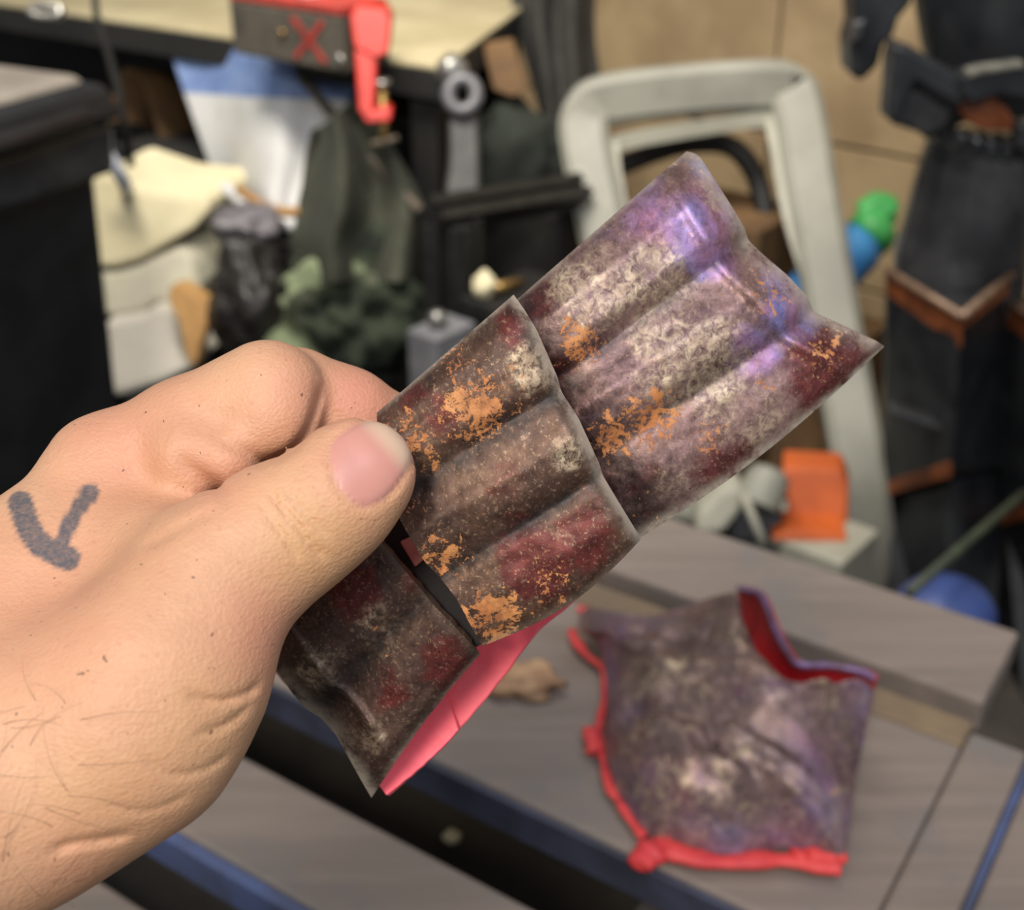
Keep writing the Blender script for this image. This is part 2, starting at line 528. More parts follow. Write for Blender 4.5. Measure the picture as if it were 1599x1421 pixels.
# small debris on the boards
def on_table(px, py, z=TZ):
    return PZ(px, py, z)
c = on_table(818, 1078, TZ)
cz = c.copy()
tag(blob('plaster_crumb', c + np.array([0, 0, 0.008]), (0.022, 0.013, 0.010), pm('plaster', (196, 160, 124), (168, 130, 98), 60, 0.9), None, 0.5, 2.2, 3, 3, flat=c[2] - 0.0), 'broken tan crumb of plaster on the table beside red inner wall', 'debris')
c = on_table(706, 1312, TZ - 0.14)
tag(blob('grit_speck', c + np.array([0, 0, 0.004]), (0.006, 0.005, 0.005), M['cream'], None, 0.4, 2.0, 9, 2, flat=c[2]), 'tiny pale speck of grit in the dark table slot', 'debris')

# ================================================================== moulded shell lying on the table
SHL = thing('neck_guard', 'crumpled mauve bronze costume shell with ragged coral red rim lying on table', 'armour', tuple(PZ(1140, 1250, TZ)))
outline = [(945, 1050), (930, 1000), (905, 985), (912, 950), (960, 955), (1010, 962), (1060, 950), (1100, 935), (1150, 925),
           (1162, 975), (1190, 1030), (1240, 1080), (1300, 1092), (1362, 1078),
           (1352, 1140), (1338, 1210), (1326, 1290), (1312, 1335), (1230, 1322), (1150, 1338), (1075, 1322), (1025, 1312), (985, 1270),
           (958, 1222), (945, 1160), (948, 1110)]
colrim = set(range(8, 14))
hts = [0.010, .014, .014, .02, .024, .03, .036, .046, .062, .064, .06, .058, .058, .058, .04, .03, .02, .012, .008, .007, .007, .007, .007, .008, .009, .010]
K = 180
ol = spline([(x, y, h) for (x, y), h in zip(outline, hts)], K, True)
RN = 44
ctr = PZ(1120, 1165, TZ + 0.05)
rimp = np.array([PZ(a, b, TZ + h) for a, b, h in ol])
rsm = rimp.copy()
for _ in range(500):                                   # an evened-out rim that the middle of the shell follows
    rsm = 0.25 * np.roll(rsm, 1, 0) + 0.5 * rsm + 0.25 * np.roll(rsm, -1, 0)
G = np.zeros((RN, K, 3)); gv = np.zeros((RN, K)); sh = np.zeros((RN, K))
for k in range(K):
    rim = rimp[k]
    for r in range(RN):
        f = 0.02 + 0.98 * r / (RN - 1)
        w_ = f * f * (3 - 2 * f)
        p = ctr * (1 - f) + (rim * w_ + rsm[k] * (1 - w_)) * f
        dome = 0.024 * (1 - f * f) * f * 2.2
        q = Vector(p) * 26
        fold = 0.008 * mnoise.fractal(Vector((q.x * 0.7 + q.y * 1.1, q.y * 0.25 - q.x * 0.2, 3)), 0.8, 2.0, 3)
        fold += 0.006 * (abs(mnoise.noise(q * 1.7)) - 0.2)
        fold *= min(1.0, 3.2 * (1 - f) + 0.15) * min(1, f * 4)
        p = p + EZ * (dome + fold)
        p[2] = max(p[2], TZ + 0.006)
        G[r, k] = p
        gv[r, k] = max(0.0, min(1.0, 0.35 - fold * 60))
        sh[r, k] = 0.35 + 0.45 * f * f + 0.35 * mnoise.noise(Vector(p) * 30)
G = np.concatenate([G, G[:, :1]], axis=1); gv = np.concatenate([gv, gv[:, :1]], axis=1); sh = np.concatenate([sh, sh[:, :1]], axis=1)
sheet('shell', G, 0.003, [M['shell']], SHL, nrm=(0, -0.3, 1), closed=True, attrs={'groove': gv * 0.6, 'edge': np.zeros_like(gv), 'painted_sheen': sh * 0.85, 'rust': gv * 0 + 0.25, 'maroon': gv * 0 + 0.45, 'tan': 0.75 - gv * 0.6})
# far side of the collar, red inside
far = [(1152, 922), (1172, 924), (1192, 935), (1212, 985), (1232, 1022), (1250, 1040), (1295, 1042), (1340, 1050), (1368, 1062)]
lowr = [(1146, 935), (1152, 962), (1162, 992), (1180, 1030), (1210, 1068), (1242, 1092), (1290, 1104), (1330, 1102), (1362, 1084)]
fa, lo_ = spline(far, 50), spline(lowr, 50)
G = np.zeros((10, 50, 3))
for k in range(50):
    a = PZ(fa[k, 0], fa[k, 1], TZ + 0.068)
    b = PZ(lo_[k, 0], lo_[k, 1], TZ + 0.035)
    for r in range(10):
        f = r / 9
        G[r, k] = a * (1 - f) + b * f + np.array([0.5, 0.8, 0]) * 0.006 * math.sin(math.pi * f)
zz = np.zeros((10, 50))
sheet('collar', G, 0.003, [M['redin2'], M['shell']], SHL, attrs={'groove': zz, 'edge': zz, 'painted_sheen': zz + 0.8, 'rust': zz, 'maroon': zz, 'tan': zz})
cr = np.array([PZ(x, y, TZ + 0.0685) for x, y in fa]) + np.array([0, 0.0015, 0])
sweep('collar_rim', cr, 0.0022, pm('mauve_rim', (128, 104, 150), (96, 70, 88), 60, 0.45, 0.3), SHL, 8)
# ragged red backing that shows along the rim
def ragged(pts, rad, seed):
    s = spline(pts, 46)
    rr = [rad * (0.8 + 0.45 * mnoise.noise(Vector((i * 0.17, seed * 2.7, 0.3)))) for i in range(46)]
    path = [PZ(x, y, TZ + 0.0055 + r * 0.2) for (x, y), r in zip(s, rr)]
    rr[0] *= 0.4; rr[-1] *= 0.4
    sweep('red_rim', path, rr, M['redtrim'], SHL, 10, [(math.cos(a), 0.55 * math.sin(a)) for a in np.linspace(0, 2 * math.pi, 10, endpoint=False)])
ragged([(905, 1000), (915, 1022), (942, 1045), (944, 1090), (936, 1130), (938, 1165), (944, 1200)], 0.0028, 1)
ragged([(925, 1140), (926, 1158), (930, 1176)], 0.0065, 2)
ragged([(944, 1200), (954, 1232), (968, 1252), (985, 1280), (1006, 1308)], 0.0036, 3)
ragged([(996, 1352), (1010, 1336), (1028, 1322), (1046, 1318)], 0.0095, 4)
ragged([(1040, 1325), (1080, 1338), (1130, 1346), (1190, 1342), (1240, 1344), (1280, 1350), (1312, 1352)], 0.0078, 5)
ragged([(1240, 1340), (1262, 1332), (1290, 1334), (1312, 1330)], 0.0085, 6)
ragged([(906, 950), (916, 956), (926, 966)], 0.0055, 7)
ragged([(893, 985), (898, 1000), (910, 1016)], 0.0040, 8)

# ================================================================== things behind the table
# --- workbench at the back
BZ = 0.88
bc = PZ(690, 105, BZ)
BR = PZ(812, 14, BZ) - bc
BR /= np.linalg.norm(BR)
BL = PZ(300, 48, BZ) - bc
BL /= np.linalg.norm(BL)
bench = thing('workbench', 'cream topped workbench with black edge at the back', 'workbench', (bc[0] - 0.3, bc[1] + 0.2, 0))
rbox('top', bc, (0, 1.9), (0, 0.62), (-0.006, 0.0), M['benchtop'], bench, 0.001, BL, BR)
rbox('edge_frame', bc, (0, 1.9), (0, 0.62), (-0.05, -0.0062), M['blackmatt'], bench, 0.002, BL, BR)
for a in (0.02, 1.8):
    for b in (0.02, 0.54):
        rbox('leg', bc, (a, a + 0.05), (b, b + 0.05), (-BZ, -0.05), M['blackmatt'], bench, 0.003, BL, BR)
rbox('back_panel', bc, (0.08, 1.8), (0.56, 0.58), (-BZ, -0.05), M['blackmatt'], bench, 0.002, BL, BR)
chest = rbox('dark_filler_chest', bc, (0.10, 0.42), (0.12, 0.50), (-BZ, -0.12), M['blackmatt'], None, 0.006, BL, BR)  # added box that keeps the space under the bench dark
tag(chest, 'matt black chest added to darken the space under the workbench corner', 'chest')
# --- block with a red cross on the bench
q0, q1 = PZ(362, 84, BZ), PZ(536, 116, BZ)
xd = (q1 - q0); L = np.linalg.norm(xd); xd /= L
yd = np.array([-xd[1], xd[0], 0])
blk = thing('marked_block', 'grey black block with a red cross drawn on its side on workbench', 'block', tuple(q0 + xd * L / 2))
HB = 0.078
rbox('body', q0, (0, L), (0.004, 0.10), (0, HB), pm('dark_grey_block', (66, 62, 56), (88, 82, 72), 14, 0.7), blk, 0.004, xd, yd)
rl_ = rbox('red_lid', q0, (0.0, L), (0.004, 0.10), (HB, HB + 0.014), M['redmark'], blk, 0.003, xd, yd)
for sg in (1, -1):
    pts = [(0.56, 0.16), (0.60, 0.12), (0.86, 0.84), (0.82, 0.90)]
    if sg < 0:
        pts = [(1.42 - x, y) for x, y in pts]
    prism('red_cross_stroke', [q0 + xd * L * x + EZ * HB * y + yd * 0.0035 for x, y in pts], -yd * 0.0012, M['redmark'], blk, 0)
lathe('bolt_head', q0 + xd * L * 0.48 + EZ * HB * 0.55 + yd * 0.004, -yd, [(0.006, 0), (0.006, 0.004), (0.003, 0.006)], M['brass'], blk, 12)
lathe('bolt_head', q0 + xd * L * 0.965 + EZ * HB * 0.22 + yd * 0.004, -yd, [(0.010, 0), (0.010, 0.004), (0.007, 0.006)], M['steel'], blk, 12)
tag(autosmooth(lathe('paper_cup', q0 + xd * L * 0.55 + yd * 0.05 + EZ * (HB + 0.014), EZ, [(0.018, 0), (0.024, 0.055), (0.022, 0.055), (0.017, 0.004)], M['whiteplastic'], None, 20)), 'white paper cup standing on the red lid of marked block', 'cup')
# --- red clamp on the bench edge
cp = PZ(600, 102, BZ)
cl = thing('bar_clamp', 'bright red G clamp gripping the workbench edge', 'clamp', tuple(cp))
cx = RT; cyv = np.array([0, 1.0, 0])
D = float(np.dot(PZ(600, 104, BZ) - CAM, FW)) - 0.085
def cpoly(name, pts, th, mat, dd=0.0):
    return prism(name, [P(x, y, D + dd) for x, y in pts], np.array([0, 1, 0]) * th, mat, cl, 0.004)
cpoly('upper_jaw', [(546, 26), (556, 10), (604, 14), (611, 30), (606, 84), (586, 92), (553, 74)], 0.045, M['red'])
cpoly('spine', [(553, 76), (588, 90), (584, 176), (576, 188), (560, 176)], 0.03, M['red'], 0.004)
cpoly('lower_jaw', [(562, 170), (584, 174), (600, 164), (612, 172), (610, 190), (570, 192)], 0.03, M['red'], 0.004)
scw = sweep('screw', [P(597, 128, D + 0.015), P(600, 222, D + 0.015)], 0.006, M['brass'], cl, 10)
sweep('handle', [P(580, 226, D + 0.015), P(622, 216, D + 0.015)], 0.005, M['rod'], scw, 8)
lathe('pad', P(597, 132, D + 0.015), EZ, [(0.012, 0), (0.012, 0.006)], M['steel'], scw, 14)
# --- white sheet with blue band under the bench
DS = 1.98
lft = spline([(262, 62), (276, 110), (300, 180), (330, 262), (352, 300), (385, 322)], 24)
rgt = spline([(556, 96), (554, 135), (530, 180), (505, 240), (480, 300), (462, 345)], 24)
def spoint(f, k):
    a, b = lft[k], rgt[k]
    x, y = a * (1 - f) + b * f
    y += 6 * math.sin(math.pi * f) * (k / 23)
    return P(x, y, DS + 0.16 * (1 - f) ** 2.2 + 0.02 * math.sin(f * 9))
ws = thing('plastic_drum_panel', 'curved white plastic panel with blue top band under workbench', 'panel', tuple(P(430, 345, DS)))
G = np.array([[spoint(f, k) for f in np.linspace(0, 1, 30)] for k in range(24)])
sheet('blue_band', G[:8], 0.004, [M['blueplastic']], ws)
sheet('white_panel', G[7:], 0.004, [M['whiteplastic']], ws)
sweep('brown_trim', spline([P(372, 296, DS - 0.0), P(408, 318, DS - 0.02), P(440, 330, DS - 0.03), P(468, 330, DS - 0.035)], 16), 0.008, M['card'], ws, 8)
sweep('bottom_lip', spline([P(350, 292, DS + 0.02), P(385, 320, DS - 0.0), P(425, 345, DS - 0.02), P(462, 352, DS - 0.03)], 16), 0.011, M['whiteplastic'], ws, 8)
c = P(430, 345, DS)
cr_ = rbox('storage_crate', (c[0] - 0.02, c[1] + 0.0, 0), (-0.10, 0.06), (0.0, 0.12), (0, c[2] - 0.045), M['blackmatt'], None, 0.006)
tag(cr_, 'black storage crate carrying the white panel under the workbench', 'crate')
# brown bentwood board left of the sheet
tb2 = sheet('brown_board', np.array([[P(x + 70 * f + 10 * math.sin(3 * f), y - 6 * f + 26 * f * f, 2.32 + 0.1 * f) for f in np.linspace(0, 1, 8)] for x, y in spline([(165, 190), (190, 110), (222, 120), (240, 170), (262, 240), (290, 300)], 14)]), 0.01, [M['brown']])
tag(tb2, 'curved brown board tucked between wheelie bin and white panel', 'board')
ph = PZ(215, 300, 0.0)
bx_ = rbox('dark_box', (P(255, 300, 2.25)[0], P(255, 300, 2.25)[1], 0), (-0.14, 0.10), (0.0, 0.16), (0, P(255, 235, 2.25)[2]), M['blackmatt'], None, 0.008)
tag(bx_, 'matt black box standing behind the cream foam blocks', 'box')
# --- foam blocks
def chunk(name, pts, d, depth, mat, label, cat, group, bev=0.012):
    o = prism(name, [P(x, y, d) for x, y in pts], (RT * 0.25 + np.array([0, 1.0, 0])) * depth, mat, None, bev)
    return tag(o, label, cat, group)
G1 = 'foam blocks stacked beside the wheelie bin'
chunk('foam_block', [(140, 276), (165, 270), (240, 296), (322, 305), (328, 330), (300, 360), (215, 410), (178, 420), (146, 420), (136, 346)], 1.95, 0.16, M['cream'], 'cream foam wedge on top of the stack beside wheelie bin', 'foam', G1)
chunk('foam_block', [(150, 421), (178, 421), (216, 411), (280, 385), (300, 405), (306, 450), (300, 480), (240, 475), (222, 490), (160, 500)], 1.96, 0.15, M['foam2'], 'greyish foam lump in the middle of the cream stack', 'foam', G1)
chunk('foam_block', [(160, 501), (222, 491), (240, 476), (272, 478), (285, 560), (305, 575), (250, 600), (170, 625), (166, 590)], 1.95, 0.15, pm('grey_box', (196, 190, 178), (184, 178, 166), 8, 0.85), 'pale grey block at the bottom of foam stack behind the hand', 'foam', G1)
fb = P(220, 622, 1.95)
st = rbox('low_stool', (fb[0] - 0.02, fb[1], 0), (-0.06, 0.08), (0.0, 0.14), (0, fb[2] + 0.004), M['blackmatt'], None, 0.006)
tag(st, 'low black stool under the foam stack behind the hand', 'stool')
chunk('cardboard_scrap', [(262, 450), (280, 446), (300, 458), (322, 474), (326, 500), (312, 540), (304, 575), (290, 560), (278, 500), (264, 476)], 1.90, 0.03, M['card'], 'torn tan cardboard scrap leaning on foam stack', 'cardboard', None, 0.004)
sl = sweep('pale_strip', [P(165, 235, 1.85), P(178, 258, 1.86), P(192, 282, 1.88), P(200, 300, 1.96)], [0.009, 0.011, 0.011, 0.011], pm('pale_blue_plastic', (226, 232, 246), None, 20, 0.5), None, 8)
tag(sl, 'pale blue plastic strip sticking up behind cream foam block', 'strip')
# --- black bags and green bundle on the floor
c = P(388, 478, 1.9)
bg = blob('rubbish_bag', (c[0], c[1] + 0.02, c[2] - 0.01), (0.062, 0.07, 0.105), M['bag'], None, 0.22, 1.3, 21, 5, ridge=0.06)
tag(bg, 'shiny black rubbish bag between foam stack and camouflage bundle', 'bag')
st2 = rbox('plastic_tub', (c[0] + 0.0, c[1] - 0.02, 0), (-0.06, 0.06), (-0.0, 0.12), (0, max(0.05, c[2] - 0.12)), M['blackmatt'], None, 0.01)
tag(st2, 'black plastic tub underneath the shiny rubbish bag', 'tub')
c = P(385, 345, 1.93)
tag(blob('grey_bag', (c[0], c[1], c[2] - 0.005), (0.055, 0.05, 0.03), M['greybag'], None, 0.35, 1.8, 8, 4), 'crumpled grey plastic bag below the white panel', 'bag')
# olive cloth draped
DB = 1.90
l1 = spline([(492, 205), (480, 250), (462, 330), (452, 380), (470, 440)], 20)
r1 = spline([(560, 150), (620, 240), (662, 320), (668, 380), (666, 440)], 20)
G = np.array([[P(*(l1[k] * (1 - f) + r1[k] * f), DB + 0.05 * math.sin(f * 11 + k * 0.12) - 0.09 * math.sin(math.pi * f)) for f in np.linspace(0, 1, 40)] for k in range(20)])
oc = sheet('olive_cloth', G, 0.006, [M['olivecloth']])
tag(oc, 'dark olive cloth hanging below the red clamp', 'cloth')
c = P(560, 480, 1.92)
cb = blob('camouflage_bundle', (c[0], c[1], c[2] - 0.02), (0.125, 0.10, 0.115), M['camo'], None, 0.4, 1.9, 5, 5, ridge=0.2)
tag(cb, 'camouflage cloth bundle heaped behind the pinching fingers', 'bundle')
cst = rbox('black_crate', (c[0], c[1] - 0.05, 0), (-0.12, 0.03), (0, 0.14), (0, c[2] - 0.09), M['blackmatt'], None, 0.01)
tag(cst, 'black crate underneath the camouflage bundle', 'crate')
# --- diagonal rod
tag(sweep('diagonal_rod', [P(446, 92, 2.02), P(560, 226, 1.90), P(664, 338, 1.80)], 0.0085, M['rod'], None, 10), 'thin brown rod slanting from marked block to black frame', 'rod')
# --- black aluminium frame
af = thing('aluminium_frame', 'black slotted aluminium frame standing behind the middle plate', 'frame', tuple(PZ(720, 900, 0)))
DF = 1.78
def bar(name, a, b, w, mat):
    pr = [(-1, -1), (-.25, -1), (-.25, -.6), (.25, -.6), (.25, -1), (1, -1), (1, -.25), (.6, -.25), (.6, .25), (1, .25), (1, 1), (.25, 1), (.25, .6), (-.25, .6), (-.25, 1), (-1, 1), (-1, .25), (-.6, .25), (-.6, -.25), (-1, -.25)]
    return sweep(name, [a, b], w, mat, af, prof=pr, ref=(0.3, 0.9, 0.2), smooth=False)
top_ = P(706, 345, DF)
bar('post', top_, np.array([top_[0], top_[1], 0.0]), 0.034, M['ext'])
bar('rail', P(672, 338, DF - 0.02), P(905, 298, DF + 0.22), 0.021, M['ext'])
for px, py in ((690, 322), (730, 314), (757, 309)):
    f = (px - 672) / 233
    lathe('bolt', P(px, py + 3, DF - 0.02 + 0.24 * f), EZ, [(0.009, -0.004), (0.009, 0.008), (0.005, 0.012)], M['steel'], af, 12)
# --- grey bracket with ring
gb = thing('crank_bracket', 'dark grey flat bracket with a round eye hanging by bench corner', 'bracket', tuple(P(720, 330, 1.80)))
DG = 1.84
autosmooth(prism('arm', [P(x, y, DG) for x, y in [(700, 180), (712, 170), (738, 170), (748, 185), (752, 330), (690, 335), (700, 250)]], np.array([0, 1, 0]) * 0.03, pm('dark_grey_metal', (72, 71, 70), (56, 55, 54), 20, 0.5, 0.2), gb, 0.006))
ring = [P(722 + 22 * math.cos(a), 148 + 25 * math.sin(a), DG - 0.008) for a in np.linspace(0, 2 * math.pi, 28, endpoint=False)]
sweep('eye', ring, 0.011, pm('grey_metal', (112, 111, 114), (92, 91, 94), 20, 0.45, 0.3), gb, 10, closed=True)
autosmooth(blob('knob', P(706, 112, DG), (0.024, 0.02, 0.026), M['steel'], gb, 0.15, 1.5, 6, 3))
# tan plank by the bench corner
pk = prism('tan_plank', [P(x, y, 2.05) for x, y in [(752, 70), (800, 62), (826, 140), (800, 152), (770, 140)]], np.array([0.1, 1, 0]) * 0.02, M['brown'], None, 0.003)
tag(pk, 'short tan plank behind the dark grey bracket', 'plank')
# --- dark coat hanging right of the bench
G = []
lf = spline([(802, -40), (806, 40), (830, 130), (850, 220), (845, 330)], 22)
rg = spline([(925, -40), (930, 60), (936, 160), (930, 260), (915, 330)], 22)
for k in range(22):
    G.append([P(*(lf[k] * (1 - f) + rg[k] * f), 2.26 + 0.03 * math.sin(f * 14 + k * 0.15) - 0.07 * math.sin(math.pi * f)) for f in np.linspace(0, 1, 44)])
tag(sheet('dark_coat', np.array(G), 0.008, [M['darkcloth']]), 'dark grey cloth coat hanging beside the plywood wall', 'coat')
w = PP(922, 60, W0, E2)
tag(rbox('door_post', (w[0], w[1], 0), (-0.05, 0.012), (-0.05, -0.002), (0, 2.5), M['blackmatt'], None, 0.004), 'black upright post against the plywood wall edge', 'post')
tag(blob('dark_sack', P(815, 262, 2.12), (0.085, 0.08, 0.11), pm('dark_green_sack', (36, 42, 34), (24, 28, 24), 8, 0.9), None, 0.3, 1.6, 12, 4), 'dark green sack slumped behind the black rail', 'sack')
c = P(830, 350, 2.04)
tag(rbox('black_case', (c[0], c[1], 0), (-0.16, 0.04), (0.02, 0.22), (0, c[2] + 0.02), M['blackmatt'], None, 0.01), 'black case standing on the floor under the dark sack', 'case')
# small parts between post and plates
tag(blob('white_fitting', P(756, 446, 1.74), (0.016, 0.016, 0.02), M['cream'], None, 0.3, 2, 2, 3), 'small cream fitting beside the black frame post', 'fitting')
tag(sweep('marker_pen', [P(772, 450, 1.74), P(812, 440, 1.78)], 0.007, M['brass'], None, 10), 'short yellow marker pen behind the plate corner', 'pen')
c = P(780, 470, 1.74)
tag(rbox('metal_shelf', (c[0], c[1], 0), (-0.05, 0.10), (-0.03, 0.12), (0, c[2] + 0.003), M['ext'], None, 0.004), 'dark metal pedestal behind the seam of the plates', 'pedestal')
c = P(672, 520, 1.70)
tag(rbox('grey_carton', (c[0], c[1], 0), (-0.025, 0.03), (-0.02, 0.06), (0, c[2] + 0.005), pm('grey_carton', (126, 126, 128), (104, 104, 108), 12, 0.6), None, 0.003), 'narrow grey carton beside the thumb and middle plate', 'carton')
tag(lathe('steel_knob', P(683, 504, 1.70), EZ, [(0.006, -0.012), (0.013, 0.0), (0.013, 0.012), (0.006, 0.018)], M['steel'], None, 16), 'round steel knob on top of the narrow grey carton', 'knob')

# --- wheelie bins
M['lidreflect'] = pm('lid_reflection', (150, 142, 132), (128, 120, 112), 8, 0.4)  # pale grey paints in the sky reflected on the black lid
def wheelie(label, corner, far_dir, side_dir, top, w, dpt):
    t = thing('wheelie_bin', label, 'bin', (corner[0], corner[1], 0), 'black wheelie bins at the left')
    o = np.array([corner[0], corner[1], 0.0])
    fd, sd = far_dir, side_dir
    def ring(i, z):
        return [o + fd * i + sd * i + EZ * z, o + fd * i + sd * (w - i) + EZ * z, o + fd * (dpt - i) + sd * (w - i) + EZ * z, o + fd * (dpt - i) + sd * i + EZ * z]
    hexa('body', ring(0.045, 0.02), ring(0.012, top - 0.10), M['black'], t, 0.01)
    hexa('collar', ring(-0.006, top - 0.10), ring(-0.012, top - 0.035), M['gloss'], t, 0.01)
    ld = hexa('lid', ring(-0.022, top - 0.034), ring(-0.010, top + 0.012), M['black'], t, 0.012)
    hexa('lid_panel', ring(0.004, top + 0.0118), ring(0.016, top + 0.024), M['lidreflect'], ld, 0.01)
    sweep('lid_handle', [o + fd * (-0.045) + sd * (w * f) + EZ * (top - 0.01 - 0.0 * f) for f in (0.12, 0.5, 0.88)], 0.012, M['black'], ld, 10)
    for f in (0.15, 0.85):
        p = o + fd * (dpt - 0.03) + sd * (w * f) + EZ * 0.1
        lathe('wheel', p - sd * 0.03, sd, [(0.07, 0), (0.1, 0.005), (0.1, 0.055), (0.07, 0.06)], M['blackmatt'], t, 20)
    return t
b0 = PZ(160, 196, 0.88)
bdir = PZ(-200, 312, 0.88) - b0
bdir[2] = 0
bdir /= np.linalg.norm(bdir)
bperp = np.array([-bdir[1], bdir[0], 0.0])
if bperp[1] < 0:
    bperp = -bperp
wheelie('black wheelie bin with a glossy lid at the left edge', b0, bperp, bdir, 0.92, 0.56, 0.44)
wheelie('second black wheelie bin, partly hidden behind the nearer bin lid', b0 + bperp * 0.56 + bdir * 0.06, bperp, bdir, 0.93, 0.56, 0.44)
tag(sweep('black_rope', [P(146, -40, 1.7), P(150, 20, 1.7), P(165, 70, 1.72), P(185, 140, 1.74), P(205, 260, 1.78)], [0.005, 0.005, 0.006, 0.006, 0.006], M['blackmatt'], None, 8), 'thin black cable hanging down behind the bin lid', 'cable')
lidc = b0 + bperp * 0.17 + bdir * 0.26 + EZ * 0.074
rg_ = thing('cable_ring', 'small pale metal hose clip lying behind the bin', 'clip', tuple(P(72, 18, 1.62)))
sweep('band', [P(72 + 24 * math.cos(a), 18 + 9 * math.sin(a), 1.62) for a in np.linspace(0, 2 * math.pi, 20, endpoint=False)], 0.006, M['steel'], rg_, 8, closed=True)
rg_.location = rg_.location

# --- grey plastic inverted U frame
gf = thing('plastic_trestle', 'pale grey plastic inverted U trestle standing behind the plates', 'trestle', tuple(PZ(1200, 960, 0)))
ft_r = PZ(1372, 985, 0.0); ft_l = PZ(1035, 985, 0.0) 
key = [(ft_l, None), (None, (985, 560, 1.99)), (None, (940, 350, 2.02)), (None, (912, 215, 2.05)), (None, (918, 176, 2.055)), (None, (950, 156, 2.06)), (None, (1080, 140, 2.06)), (None, (1200, 134, 2.05)), (None, (1232, 142, 2.05)), (None, (1246, 172, 2.04)), (None, (1272, 330, 2.0)), (None, (1312, 560, 1.96)), (None, (1345, 760, 1.95)), (ft_r, None)]
pts = [a if a is not None else P(*b) for a, b in key]
pth = spline(pts, 90)
pr = [(-1, -0.8), (-0.8, -1), (0.8, -1), (1, -0.8), (1, 0.5), (0.7, 0.8), (-0.7, 0.8), (-1, 0.5)]
autosmooth(sweep('outer_frame', pth, 0.040, M['greyplastic'], gf, prof=[(x, y * 0.8) for x, y in pr], ref=(0.05, 0.93, -0.1), smooth=True), 38)
inn = []
cen = np.mean(pth[12:78], axis=0)
ipx = [(1010, 560, 2.0), (975, 360, 2.03), (956, 240, 2.06), (972, 222, 2.065), (1090, 200, 2.07), (1195, 186, 2.06), (1208, 205, 2.05), (1232, 330, 2.01), (1262, 430, 1.98), (1268, 470, 1.98)]
sweep('inner_lip', spline([P(*q) for q in ipx], 60), 0.012, M['greyplastic2'], gf, 8, ref=(0.05, 0.93, -0.1), prof=[(-1, -.8), (1, -.8), (1, .8), (-1, .8)], smooth=False)
for f in (ft_l, ft_r):
    lathe('foot_cap', f, EZ, [(0.045, 0.0), (0.045, 0.02), (0.038, 0.03)], M['blackmatt'], gf, 16)
sweep('cross_rail', [ft_l + EZ * 0.22 + np.array([0.0, 0.02, 0]), ft_r + EZ * 0.22 + np.array([0, 0.02, 0])], 0.02, M['greyplastic'], gf, 10)
# --- black hose loop
tag(sweep('rubber_hose', spline([P(960, 262, 2.16), P(1030, 236, 2.17), P(1082, 224, 2.18), P(1140, 228, 2.18), P(1178, 270, 2.18), P(1196, 340, 2.18), P(1202, 420, 2.18), P(1200, 560, 2.2)], 60), 0.018, M['hose'], None, 12), 'thick black rubber hose arching inside the grey frame', 'hose')
# --- cardboard box, bottle
c = P(1120, 400, 2.12)
tag(rbox('cardboard_box', (c[0], c[1], 0), (-0.16, 0.06), (0.03, 0.2), (0, c[2] + 0.05), M['brown'], None, 0.004), 'brown cardboard box standing behind the violet plate', 'box')
bt = thing('spray_bottle', 'sky blue bottle with a green cap leaning behind the grey frame', 'bottle', tuple(P(1245, 480, 2.1)))
a0, a1 = P(1240, 485, 2.08), P(1352, 372, 2.08)
ax = (a1 - a0); Lb = np.linalg.norm(ax)
lathe('body', a0, ax, [(0.02, 0), (0.044, 0.006), (0.046, Lb * 0.5), (0.046, Lb * 0.86), (0.036, Lb)], M['skyblue'], bt, 24)
cap_ = lathe('cap', a0 + ax * 0.99, ax, [(0.040, 0), (0.042, 0.02), (0.036, 0.035), (0.018, 0.045), (0.016, 0.06)], M['green'], bt, 20)
autosmooth(prism('trigger', [P(x, y, 2.06) for x, y in [(1352, 352), (1340, 326), (1372, 306), (1404, 312), (1408, 330), (1380, 345)]], np.array([0, 1, 0]) * 0.035, M['green'], cap_, 0.006))
c = P(1262, 500, 2.1)
tag(rbox('wooden_crate', (c[0], c[1] - 0.02, 0), (-0.05, 0.10), (-0.0, 0.10), (0, c[2] + 0.0), M['brown'], None, 0.004), 'dark brown wooden crate under the blue bottle', 'crate')
# --- orange bin on white base
c0 = P(1236, 846, 1.62)
og = thing('orange_tray', 'orange plastic tray standing upright behind the table edge', 'tray', tuple(c0))
prism('back', [P(x, y, 1.66) for x, y in [(1222, 728), (1316, 733), (1326, 760), (1324, 838), (1228, 832), (1232, 790), (1221, 760)]], np.array([0.2, 1, 0]) * 0.05, M['orange'], og, 0.006)
prism('lip', [P(x, y, 1.62) for x, y in [(1206, 838), (1232, 828), (1322, 834), (1322, 848), (1206, 844)]], np.array([0.1, 1, 0]) * 0.05, M['orange'], og, 0.004)
tag(rbox('white_box', (c0[0], c0[1], 0), (-0.03, 0.075), (-0.005, 0.1), (0, c0[2] - 0.0), M['greyplastic2'], None, 0.004), 'tall off-white box carrying the orange tray', 'box')
